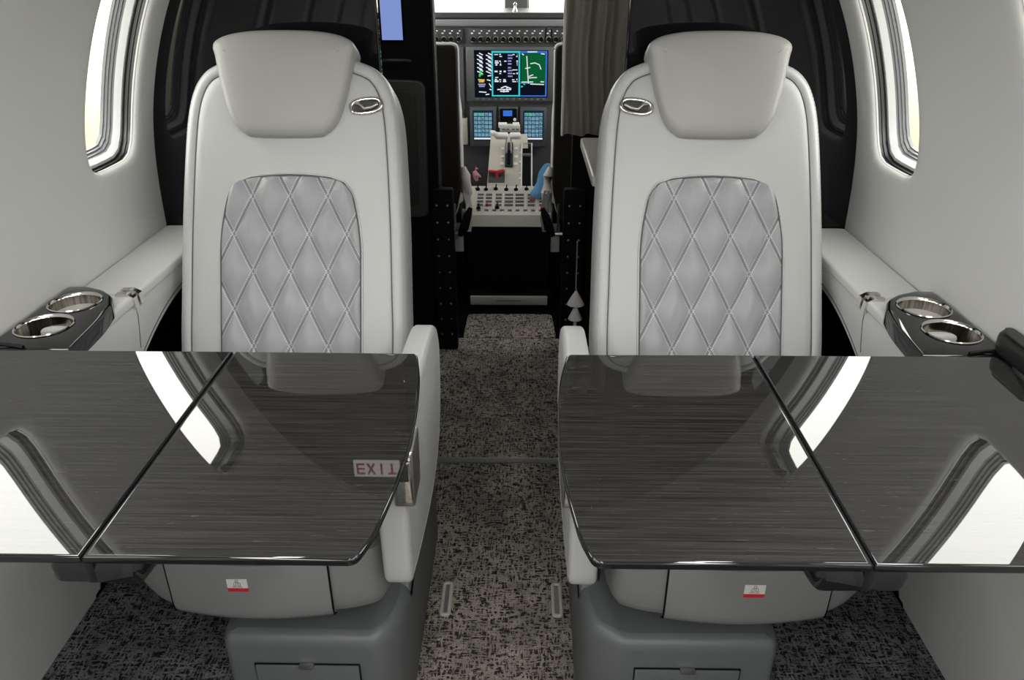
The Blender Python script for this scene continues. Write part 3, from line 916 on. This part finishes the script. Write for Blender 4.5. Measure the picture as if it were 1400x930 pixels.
# ------------------------------------------------------------------ cockpit
# windscreen and glareshield
bm = BM(); slab(bm, rpoly([(-.74, 3.40), (-.3, 3.35), (.3, 3.35), (.74, 3.40), (.74, 3.70), (-.74, 3.70)], .01, 3), .985, 1.01, .008, XY, 3)
gs = tag(obj('glareshield', bm, M['dgrey']), 'dark padded glareshield under the windscreen', 'glareshield')
k = 12
for x0, x1 in ((-.74, -.040), (.060, .74)):
    k += 1
    root = bpy.data.objects.new('window_%d' % k, None); COL.objects.link(root); root['kind'] = 'structure'; root.location = ((x0 + x1) / 2, 3.78, 1.01); ORG[root.name] = Vector(root.location)
    bm = bxo(x0, x1, 3.78, 3.785, .99, 1.46); obj('pane', bm, M['pane'], root)
    bm = BM(); tube(bm, [(x0, 3.775, 1.0), (x1, 3.775, 1.0), (x1, 3.775, 1.46), (x0, 3.775, 1.46)], .008, 8, closed=True); obj('window_frame', bm, M['dgrey'], root)
bm = bxo(-.045, .060, 3.74, 3.80, .98, 1.46, .01); struct('trim_5', bm, M['plastic'])
bm = BM(); lathe(bm, [(.001, .038), (.008, .030), (.005, .018), (.012, 0), (.001, 0)], (.006, 3.42, 1.008), 12); tag(obj('sight_marker', bm, M['satin']), 'tiny metal sight marker on the middle of the glareshield', 'marker')

# instrument panel
root = thing('instrument_panel', 'dark grey cockpit instrument panel seen at the end of the aisle', 'instrument panel', (0, 3.4, .45))
bm = bxo(-.74, .74, 3.346, 3.40, -.03, .985, .004); obj('panel_body', bm, M['plastic'], root)
bm = BM(); box(bm, -.74, .74, 3.325, 3.35, .960, .984, .004); obj('brow_lip', bm, M['wgrey'], root)
# guidance panel strip of knobs below the glareshield
def sub_panel(x0, x1, z0, z1):
    b = bxo(x0, x1, 3.328, 3.348, z0, z1, .003); return obj('control_strip', b, M['dgrey'], root)
groups = [(-.42, -.205), (-.178, .128), (.136, .150), (.158, .40)]
for gi, (x0, x1) in enumerate(groups):
    cs_ = sub_panel(x0, x1, .895, .952)
    n = max(1, int((x1 - x0) / .030))
    for i in range(n):
        xx = x0 + (x1 - x0) * (i + .5) / n
        b = BM(); lathe(b, [(.0095, 0), (.0095, -.010), (.0075, -.014), (.001, -.014)], (xx, 3.328, .912), 12, axis='y'); obj('knob', b, M['black'], cs_)
        b = BM(); lathe(b, [(.0105, 0), (.0095, -.0035)], (xx, 3.3285, .912), 12, axis='y'); obj('knob_ring', b, M['ivory'], cs_)
        b = BM()
        for (dx, dz, w_, h_) in ((-.004, .018, .008, .004), (.004, .027, .006, .004), (-.003, -.013, .009, .003)):
            box(b, xx + dx - w_ / 2, xx + dx + w_ / 2, 3.3255, 3.3285, .914 + dz, .914 + dz + h_)
        obj('legend', b, M['white'], cs_)

def screen_quads(name, rects, m_, parent, y):
    b = BM()
    for x0, x1, z0, z1 in rects:
        vs = [b.verts.new(p) for p in ((x0, y, z0), (x1, y, z0), (x1, y, z1), (x0, y, z1))]; b.faces.new(vs)
    return obj(name, b, M[m_], parent, 0)
def lines(name, segs, m_, parent, y, th):
    b = BM()
    for (xa, za, xb, zb) in segs:
        a = Vector((xa, za)); c = Vector((xb, zb)); d = (c - a).normalized(); n_ = Vector((-d.y, d.x)) * th / 2
        vs = [b.verts.new((p.x, y, p.y)) for p in (a + n_, c + n_, c - n_, a - n_)]; b.faces.new(vs)
    return obj(name, b, M[m_], parent, 0)

# main display: pixel frame (641..755, 68..140) -> metres
dsp = thing('main_display', 'large lit cockpit display with a green map and white engine readouts', 'display', (-.01, 3.33, .67))
MX0, MX1, MZ0, MZ1 = -.182, .166, .668, .885
bm = bxo(MX0 - .012, MX1 + .022, 3.318, 3.3455, MZ0, MZ1, .005); bz = obj('bezel', bm, M['plastic'], dsp)
SX0, SX1, SZ0, SZ1 = -.160, .143, .686, .871
def X_(p): return SX0 + (SX1 - SX0) * p
def Z_(p): return SZ0 + (SZ1 - SZ0) * p
bm = bxo(SX0, SX1, 3.3165, 3.319, SZ0, SZ1); obj('screen', bm, M['scr_black'], dsp)
ys_ = 3.3160
scx = lambda R: [(X_(a), X_(b), Z_(c), Z_(d)) for a, b, c, d in R]
screen_quads('map_page', scx([(.635, .965, .30, .96)]), 'scr_green', dsp, ys_)
screen_quads('cyan_border', scx([(.235, .255, .02, .985), (.235, .62, .02, .05), (.235, .62, .945, .985), (.60, .622, .02, .985), (.62, .80, .30, .308), (.63, .66, .22, .25), (.67, .69, .27, .30)]), 'scr_cyan', dsp, ys_ - .0004)
screen_quads('blue_border', scx([(.622, .985, .02, .045), (.622, .985, .945, .985), (.965, .985, .02, .985)]), 'scr_blue', dsp, ys_ - .0004)
seg = []
for r_ in range(5):
    for c_ in range(2):
        x = .08 + .12 * c_; z = .90 - .085 * r_
        seg += [(X_(x - .04), Z_(z), X_(x + .03), Z_(z - .05)), (X_(x - .01), Z_(z + .04), X_(x + .04), Z_(z))]
seg += [(X_(a), Z_(b), X_(c), Z_(d)) for a, b, c, d in ((.18, .46, .23, .47), (.17, .38, .22, .36), (.20, .30, .23, .22), (.205, .18, .23, .16), (.06, .12, .16, .11), (.15, .06, .20, .07))]
lines('tape_readouts', seg, 'scr_white', dsp, ys_ - .0006, .0042)
lines('warning_readouts', [(X_(.09), Z_(.58), X_(.07), Z_(.44)), (X_(.12), Z_(.50), X_(.06), Z_(.48))], 'scr_lime', dsp, ys_ - .0008, .006)
lines('caution_readouts', [(X_(.05), Z_(.38), X_(.14), Z_(.37)), (X_(.06), Z_(.34), X_(.13), Z_(.34))], 'scr_yel', dsp, ys_ - .0008, .006)
lines('white_readouts', [(X_(.05), Z_(.28), X_(.15), Z_(.28)), (X_(.06), Z_(.24), X_(.14), Z_(.24))], 'scr_lilac', dsp, ys_ - .0008, .006)
rw = []; rl = []
for z in (.90, .86, .76, .72, .68, .58, .54, .50, .42, .37, .33):
    for x, w_ in ((.28, .05), (.345, .03), (.52, .05), (.575, .02), (.40, .04)):
        if random.random() < .62: rw.append((x + random.uniform(-.01, .01), x + w_ * random.uniform(.5, 1.1), z, z + random.uniform(.018, .035)))
for z in (.88, .82, .76, .70, .62, .56, .50, .44): rl.append((.455, .455 + random.uniform(.04, .07), z, z + .03))
screen_quads('engine_readouts', scx(rw), 'scr_white', dsp, ys_ - .0005)
screen_quads('engine_scale', scx(rl), 'scr_lilac', dsp, ys_ - .0005)
lines('aircraft_diagram', [(X_(a), Z_(b), X_(c), Z_(d)) for a, b, c, d in ((.31, .17, .50, .17), (.36, .20, .42, .24), (.42, .24, .50, .19), (.35, .13, .47, .13), (.40, .17, .40, .11), (.44, .22, .45, .12))], 'scr_white', dsp, ys_ - .0006, .0045)
lines('map_course', [(X_(a), Z_(b), X_(c), Z_(d)) for a, b, c, d in ((.71, .88, .735, .30), (.64, .33, .80, .335), (.69, .62, .76, .64), (.73, .42, .85, .43), (.74, .45, .80, .49), (.76, .72, .83, .74), (.83, .73, .88, .70), (.88, .70, .905, .60), (.645, .93, .67, .90), (.90, .93, .95, .92), (.76, .29, .95, .28), (.90, .34, .95, .335), (.72, .965, .85, .968))], 'scr_white', dsp, ys_ - .0008, .0040)
b = BM()
for i in range(12): box(b, X_(.02 + .083 * i), X_(.02 + .083 * i) + .010, 3.3155, 3.319, MZ0 + .008, MZ0 + .014)
obj('bezel_keys', b, M['wgrey'], dsp)

# neighbouring display edge at left, seen between seat and panel
root2 = thing('side_display', 'narrow sliver of a side display with bright blue glow by the left pilot seat', 'display', (-.222, 3.33, .60))
bm = bxo(-.56, -.203, 3.320, 3.3455, .60, .885, .005); obj('bezel', bm, M['plastic'], root2)
bm = bxo(-.55, -.222, 3.318, 3.3215, .62, .87); obj('screen', bm, M['scr_black'], root2)
screen_quads('blue_field', [(-.50, -.226, .755, .815)], 'scr_azure', root2, 3.3172)

# two touch controllers and standby unit
def controller(x0, x1, lbl):
    r_ = thing('touch_controller', lbl, 'controller', ((x0 + x1) / 2, 3.31, .475), 'touch controllers below the main display')
    b = bxo(x0, x1, 3.298, 3.3455, .485, .648, .005); obj('bezel', b, M['plastic'], r_)
    a0, a1, c0, c1 = x0 + .017, x1 - .018, .517, .630
    b = bxo(a0 - .004, a1 + .004, 3.2965, 3.299, c0 - .004, c1 + .006); obj('screen', b, M['scr_navy'], r_)
    tq = []; wq = []
    W_ = (a1 - a0); H_ = (c1 - c0)
    for i in range(6):
        for j in range(5):
            x = a0 + W_ * j / 5; z = c0 + .010 + (H_ - .012) * i / 6
            tq.append((x + .001, x + W_ / 5 - .0015, z + .002, z + (H_ - .012) / 6 - .0015))
            if random.random() < .55: wq.append((x + .003, x + W_ / 5 * random.uniform(.4, .8), z + .005, z + .0085))
    screen_quads('icon_tiles', tq, 'scr_teal', r_, 3.2960); screen_quads('icons', wq, 'scr_navy', r_, 3.2956)
    screen_quads('icon_highlights', [(a0 + W_ * .32, a0 + W_ * .40, c1 - .014, c1 - .004), (a0 + W_ * .12, a0 + W_ * .2, c1 - .012, c1 - .004)], 'scr_lime', r_, 3.2955)
    screen_quads('status_bar', [(a0, a1, c0, c0 + .007)], 'scr_white', r_, 3.2958)
    b = BM()
    for q, xx in ((-1, x0 + .022), (1, x1 - .022)):
        loft(b, [[(xx - q * .006, y, .502), (xx + q * .005 * -1, y, .507), (xx + q * .005 * -1, y, .497)] for y in (3.296, 3.299)])
    obj('arrow_key', b, M['black'], r_)
controller(-.182, -.070, 'grey touch controller with pale blue icons left of the throttle levers')
controller(.030, .142, 'grey touch controller with pale blue icons right of the throttle levers')
r_ = thing('standby_display', 'small standby display with a blue square above the throttle levers', 'display', (-.015, 3.31, .575))
bm = bxo(-.062, .022, 3.306, 3.3455, .582, .648, .006); obj('bezel', bm, M['plastic'], r_)
bm = bxo(-.055, .015, 3.3045, 3.307, .588, .642, .003); obj('face', bm, M['black'], r_)
screen_quads('screen', [(-.042, -.004, .612, .635)], 'scr_blue', r_, 3.3040)
bm = BM(); lathe(bm, [(.007, 0), (.006, -.008), (.001, -.009)], (.007, 3.305, .598), 14, axis='y'); obj('knob', bm, M['white'], r_)
bm = bxo(-.225, -.193, 3.315, 3.34, .49, .60, .003); sw = tag(obj('switch_plate', bm, M['ivory'], None), 'narrow ivory switch plate left of the touch controllers', 'switch panel')

# centre pedestal
ped = thing('centre_pedestal', 'ivory cockpit centre pedestal with black front box below it', 'pedestal', (-.01, 2.95, -.03))
bm = bxo(-.166, .146, 2.805, 3.30, -.03, .300, .004); obj('pedestal_body', bm, M['black'], ped)
# sloped switch deck
def deck(u, v): return (-.155 + .295 * u, 2.80 + .20 * v, .338 + .055 * v)
bm = BM(); loft(bm, [[(-.166, 2.790, .296), (.146, 2.790, .296), (.150, 2.800, .338), (-.160, 2.800, .338)], [(-.166, 3.0, .296), (.146, 3.0, .296), (.150, 3.0, .395), (-.160, 3.0, .395)]])
dk = obj('switch_deck', bm, M['ivory'], ped, 30)
BG = mat('button_grey', (.10, .10, .095), .5)
def onb(bmx, u0, u1, v0, v1, h, hb=0):
    ps = [deck(u0, v0), deck(u1, v0), deck(u1, v1), deck(u0, v1)]
    loft(bmx, [[(x, y, z + hb) for x, y, z in ps], [(x, y, z + h) for x, y, z in ps]])
for gx0, gx1 in ((.06, .28), (.30, .41), (.42, .70), (.72, .84), (.87, 1.0)):
    for gz in (.30, .42, .54, .66):
        n_ = max(1, int((gx1 - gx0) / .095))
        for i in range(n_):
            w_ = (gx1 - gx0) / n_; b = BM(); onb(b, gx0 + w_ * i + .015, gx0 + w_ * (i + 1) - .015, gz, gz + .055, .0035, .0); obj('button', b, BG, dk)
for i in range(9): b = BM(); onb(b, .08 + .10 * i, .13 + .10 * i, .13, .17, .003); obj('button', b, BG, dk)
b = BM()
for gx in (.29, .415, .71, .855): onb(b, gx - .003, gx + .003, .06, .78, .0015)
onb(b, .02, .99, .235, .245, .0015)
obj('panel_lines', b, M['white'], dk)
b = BM(); onb(b, .76, .83, .47, .55, .006)
obj('red_guard', b, M['red'], dk)
b = BM(); onb(b, .90, .96, .12, .28, .005); obj('red_guard', b, M['red'], dk)
for (u, v) in ((.07, .86), (.18, .86), (.31, .88), (.45, .86), (.58, .86), (.72, .88), (.10, .20), (.34, .22)):
    x, y, z = deck(u, v); b = BM()
    lathe(b, [(.008, 0), (.008, .008), (.005, .010), (.001, .0105)], (x, y, z), 12); tube(b, [(x, y, z + .006), (x + .002, y - .004, z + .024)], .0025, 6); obj('selector_knob', b, M['black'], dk)
x, y, z = deck(.21, .30); b = BM(); lathe(b, [(.006, 0), (.006, .010), (.001, .011)], (x, y, z), 12); obj('red_knob', b, M['red'], dk)
# throttle quadrant: raised sloping face
bm = BM(); loft(bm, [[(-.100, 3.00, .36), (.070, 3.00, .36), (.070, 3.02, .395), (-.100, 3.02, .395)], [(-.100, 3.28, .36), (.060, 3.28, .36), (.060, 3.22, .555), (-.090, 3.22, .555)]])
qd = obj('quadrant', bm, M['ivory'], ped, 30)
def qp(x, t, h=0): return (x, 3.02 + .20 * t - .62 * h, .395 + .16 * t + .78 * h)
def onq(bmx, x0, x1, t0, t1, h):
    loft(bmx, [[qp(x0, t0), qp(x1, t0), qp(x1, t1), qp(x0, t1)], [qp(x0, t0, h), qp(x1, t0, h), qp(x1, t1, h), qp(x0, t1, h)]])
b = BM(); onq(b, -.030, .002, .34, .80, .010); obj('lever_slot', b, M['dgrey'], qd)
b = BM(); onq(b, -.020, -.008, .36, .62, .016); obj('lever_gate', b, M['black'], qd)
for t_ in (.38, .52, .68):
    for xa, xb in ((-.048, -.034), (.006, .022)): b = BM(); onq(b, xa, xb, t_, t_ + .05, .002); obj('scale_mark', b, M['white'], qd)
for t_ in (.1, .2, .42, .6): b = BM(); onq(b, .028, .036, t_, t_ + .04, .003); obj('scale_mark', b, M['white'], qd)
b = BM(); onq(b, .040, .074, -.02, .70, .004); obj('trim_wheel_well', b, M['black'], qd)
b = BM()
tube(b, [qp(.037, -.04, .004), qp(.078, -.04, .004), qp(.078, .80, .004), qp(.037, .80, .004)], .003, 6, closed=True); obj('well_rim', b, M['white'], qd)
b = BM(); tube(b, [qp(.040, .56, .006), qp(.074, .56, .006)], .007, 8); obj('trim_wheel', b, M['wgrey'], qd)
# twin throttle levers
for x0, x1, lbl in ((-.070, -.018, 'l'), (-.012, .032, 'r')):
    xm = -.024 if lbl == 'l' else -.006
    b = BM(); tube(b, [qp(xm, .55, .0), qp(xm, .80, .045)], .004, 8)
    tl = obj('throttle_lever', b, M['satin'], ped)
    b = BM(); c = qp(0, .80, .05); tube(b, [(x0, c[1], c[2]), (x0 + .004, c[1], c[2]), (x1 - .004, c[1], c[2]), (x1, c[1], c[2])], [.010, .014, .014, .010], 14); obj('grip', b, M['white'], tl)
    b = BM(); c = qp(0, 1.0, .055); tube(b, [(x0 + .012, c[1], c[2]), (x1 - .006, c[1], c[2])], .011, 12); obj('upper_grip', b, M['white'], tl)
b = BM(); c = qp(0, .80, .055); tube(b, [(-.064, c[1], c[2]), (-.078, c[1] - .01, c[2] + .010), (-.088, c[1] - .004, c[2] + .012)], [.011, .011, .007], 10); obj('thumb_switch', b, M['white'], ped)
b = bxo(-.055, .030, 3.26, 3.30, .555, .582, .004); obj('quadrant_cap', b, M['ivory'], ped)
b = BM()
for xx in (-.045, -.028, -.005, .012): box(b, xx, xx + .012, 3.257, 3.262, .564, .569)
obj('cap_legend', b, M['ink'], ped)
# red T handle
b = BM(); c = qp(0, .22, .012); tube(b, [(-.094, c[1], c[2]), (-.090, c[1] - .002, c[2]), (-.062, c[1] - .004, c[2] - .002), (-.034, c[1] - .002, c[2] + .002), (-.030, c[1], c[2] + .002)], [.005, .008, .007, .008, .005], 10)
tube(b, [(-.062, c[1] - .004, c[2]), (-.061, c[1] - .010, c[2] - .026)], [.007, .006], 10); obj('parking_brake_handle', b, M['red'], ped, label='red T shaped handle')
b = BM(); onq(b, -.096, -.030, .04, .26, .002); obj('handle_plate', b, M['plastic'], qd)

# pink ribbon tag and blue cloth
b = BM(); rings = []
pts = [(-.137, .452, .006), (-.141, .462, .009), (-.139, .474, .014), (-.144, .486, .010), (-.138, .500, .007), (-.141, .508, .002)]
tube(b, [(x, 2.98, z - .03) for x, z, r0 in pts], [r0 for _, _, r0 in pts], 7); tube(b, [(-.139, 2.98, .447), (-.122, 2.975, .438)], [.008, .003], 6)
tag(obj('pink_tag', b, M['pink']), 'small pink ribbon tag left of the throttle quadrant', 'tag')
b = BM(); lathe(b, [(.010, 0), (.012, .025), (.009, .055), (.001, .057)], (-.136, 2.98, .34), 12); tag(obj('grey_stub', b, M['wgrey']), 'dark grey stub lever under the pink tag', 'lever')
b = BM()
import math as _m
def clo(u, v):
    w_ = .030 + .014 * math.sin(3 * v + .5)
    cx = .150 - .045 * (1 - v) + .012 * math.sin(5 * v); cz = .372 + .125 * v; cy = 2.92 + .03 * v
    t_ = 2 * math.pi * u; rr = w_ * (1 + .18 * math.sin(3 * t_ + 4 * v) + .10 * math.sin(7 * t_ + 9 * v)) * (1 - .65 * v ** 3) * min(1, .75 + 2 * v)
    return (cx + rr * math.cos(t_), cy + .6 * rr * math.sin(t_), cz)
grid(b, 40, 26, clo); bmesh.ops.remove_doubles(b, verts=b.verts, dist=1e-5); bmesh.ops.holes_fill(b, edges=[e for e in b.edges if e.is_boundary])
tag(obj('blue_cloth', b, M['blue'], None, 60), 'light blue cloth draped beside the right pilot seat', 'cloth')

# pilot seats
for s, lbl in ((-1, 'left pilot seat, dark back with a pale cushion edge toward the aisle'), (1, 'right pilot seat, dark back with a pale cushion edge toward the aisle')):
    xi = -.186 if s < 0 else .152; xo_ = xi + s * .42
    root = thing('pilot_seat', lbl, 'pilot seat', ((xi + xo_) / 2, 2.9, -.03))
    o = rpoly([(xi, .44), (xi + s * .002, .60), (xi, .94), (xo_, .94), (xo_, .30), (xi + s * .03, .30)], [.02, 0, .022, .05, .04, .06], 6)
    bm = BM(); slab(bm, o, 2.78, 2.835, .008, XZ, 3); obj('back_shell', bm, M['dbrown'], root)
    oo = inset(o, -.0015); 
    bm = BM(); tube(bm, [(a, 2.842, b_) for a, b_ in inset(o, .002)], .006, 8, closed=True); obj('back_piping', bm, M['fleece'], root)
    bm = BM(); slab(bm, rpoly([(xi - s * .004, .36), (xi - s * .004, .70), (xi + s * .02, .90), (xo_, .90), (xo_, .36)], .03, 5), 2.85, 2.93, .02, XZ, 4); obj('back_cushion', bm, M['fleece'], root)
    bm = BM(); slab(bm, rpoly([(xi - s * .000, 2.86), (xo_, 2.86), (xo_, 3.22), (xi - s * .000, 3.22)], .05, 5), .27, .33, .02, XY, 4); obj('seat_pan', bm, M['black'], root)
    bm = bxo(*sorted((xi + s * .005, xi + s * .34)), 2.90, 3.20, -.03, .27, .01); obj('seat_pedestal', bm, M['black'], root)
    bm = bxo(*sorted((xi - s * .0, xi + s * .035)), 2.845, 2.86, .175, .29, .003); obj('side_plate', bm, M['wframe'], root)
    # fleece bolster hanging at the inner edge
    bm = BM(); xs = xi - s * .006
    tube(bm, [(xs, 2.84, .30), (xs - s * .010, 2.83, .36), (xs - s * .014, 2.825, .42), (xs - s * .010, 2.83, .48), (xs - s * .002, 2.84, .51)], [.012, .020, .022, .018, .008], 10); obj('bolster', bm, M['fleece'], root, 60)
    # belts
    bm = BM()
    def ribbon(pts, w_):
        L_ = []; R_ = []
        for i, p in enumerate(pts):
            L_.append((p[0] - w_ / 2, p[1], p[2])); R_.append((p[0] + w_ / 2, p[1] - .004, p[2]))
        loft(bm, [[L_[i], R_[i], (R_[i][0], R_[i][1] + .004, R_[i][2]), (L_[i][0], L_[i][1] + .004, L_[i][2])] for i in range(len(pts))])
    ribbon([(xs - s * .012, 2.81, .43), (xs - s * .022, 2.79, .38), (xs - s * .026, 2.785, .33), (xs - s * .018, 2.78, .28)], .022)
    obj('belt_webbing', bm, M['webbing'] if s > 0 else M['fleece'], root)
    bm = BM(); tube(bm, [(xs - s * .030, 2.77, .375), (xs - s * .018, 2.765, .345), (xs - s * .004, 2.76, .30), (xs + s * .012, 2.765, .27)], [.008, .016, .018, .010], 8); obj('belt_buckle', bm, M['black'], root, 40)
    bm = BM(); tube(bm, [(xs + s * .03, 2.77, .27), (xs + s * .03, 2.77, .39)], .005, 8); tube(bm, [(xs + s * .01, 2.77, .275), (xs + s * .06, 2.77, .275)], .008, 8); obj('adjuster_lever', bm, M['satin'] if s > 0 else M['wgrey'], root)

# threshold plate
root = thing('threshold_plate', 'pale metal threshold plate at the far end of the aisle carpet', 'threshold plate', (-.008, 2.75, -.03))
bm = bxo(-.158, .141, 2.742, 2.752, -.006, .030, .002); obj('plate', bm, M['counter'], root)
bm = bxo(-.17, .155, 2.752, 2.80, -.03, .034, .002); obj('plate_base', bm, M['black'], root)
bm = BM()
for i in range(12): box(bm, -.055 + .008 * i, -.055 + .008 * i + .005, 2.7412, 2.7422, .009, .014)
obj('engraving', bm, M['ink'], root)

# ------------------------------------------------------------------ world: bright overcast field
w = bpy.data.worlds.new('daylight'); sc.world = w; w.use_nodes = True; nt = w.node_tree
bg = nt.nodes['Background']; tc = nt.nodes.new('ShaderNodeTexCoord'); sp = nt.nodes.new('ShaderNodeSeparateXYZ')
nt.links.new(tc.outputs['Generated'], sp.inputs[0])
up = step(nt, sp.outputs['Z'], -.02, .02)
nz = noise(nt, tc.outputs['Generated'], (4, 4, 9), 3)
gr = mixc(nt, step(nt, nz, .35, .65), (.118, .122, .072), (.135, .130, .092))
haze = mixc(nt, step(nt, sp.outputs['Z'], -.20, -.07), gr, (.26, .26, .20))
haze = mixc(nt, step(nt, sp.outputs['Z'], -.07, -.015), haze, (.70, .70, .62))
c = mixc(nt, up, haze, (1.0, 1.0, .98))
nt.links.new(c, bg.inputs['Color']); bg.inputs['Strength'].default_value = 8.0

# ------------------------------------------------------------------ camera
cam = bpy.data.cameras.new('camera'); co_ = bpy.data.objects.new('camera', cam); COL.objects.link(co_)
f_px = 1050.0
cam.sensor_width = 36; cam.lens = f_px / 1400 * 36; cam.clip_start = .02
co_.location = (.046, 0, 1.2)
co_.rotation_euler = (math.radians(90 - 26.346), 0, math.radians(.880))
sc.camera = co_
sc.view_settings.view_transform = 'Standard'; sc.view_settings.look = 'None'
sc.view_settings.exposure = 0; sc.view_settings.gamma = 1; sc.view_settings.use_curve_mapping = False
sc.cycles.max_bounces = 10; sc.cycles.diffuse_bounces = 6; sc.cycles.glossy_bounces = 5; sc.cycles.transparent_max_bounces = 12
sc.cycles.sample_clamp_indirect = 6; sc.cycles.use_denoising = True
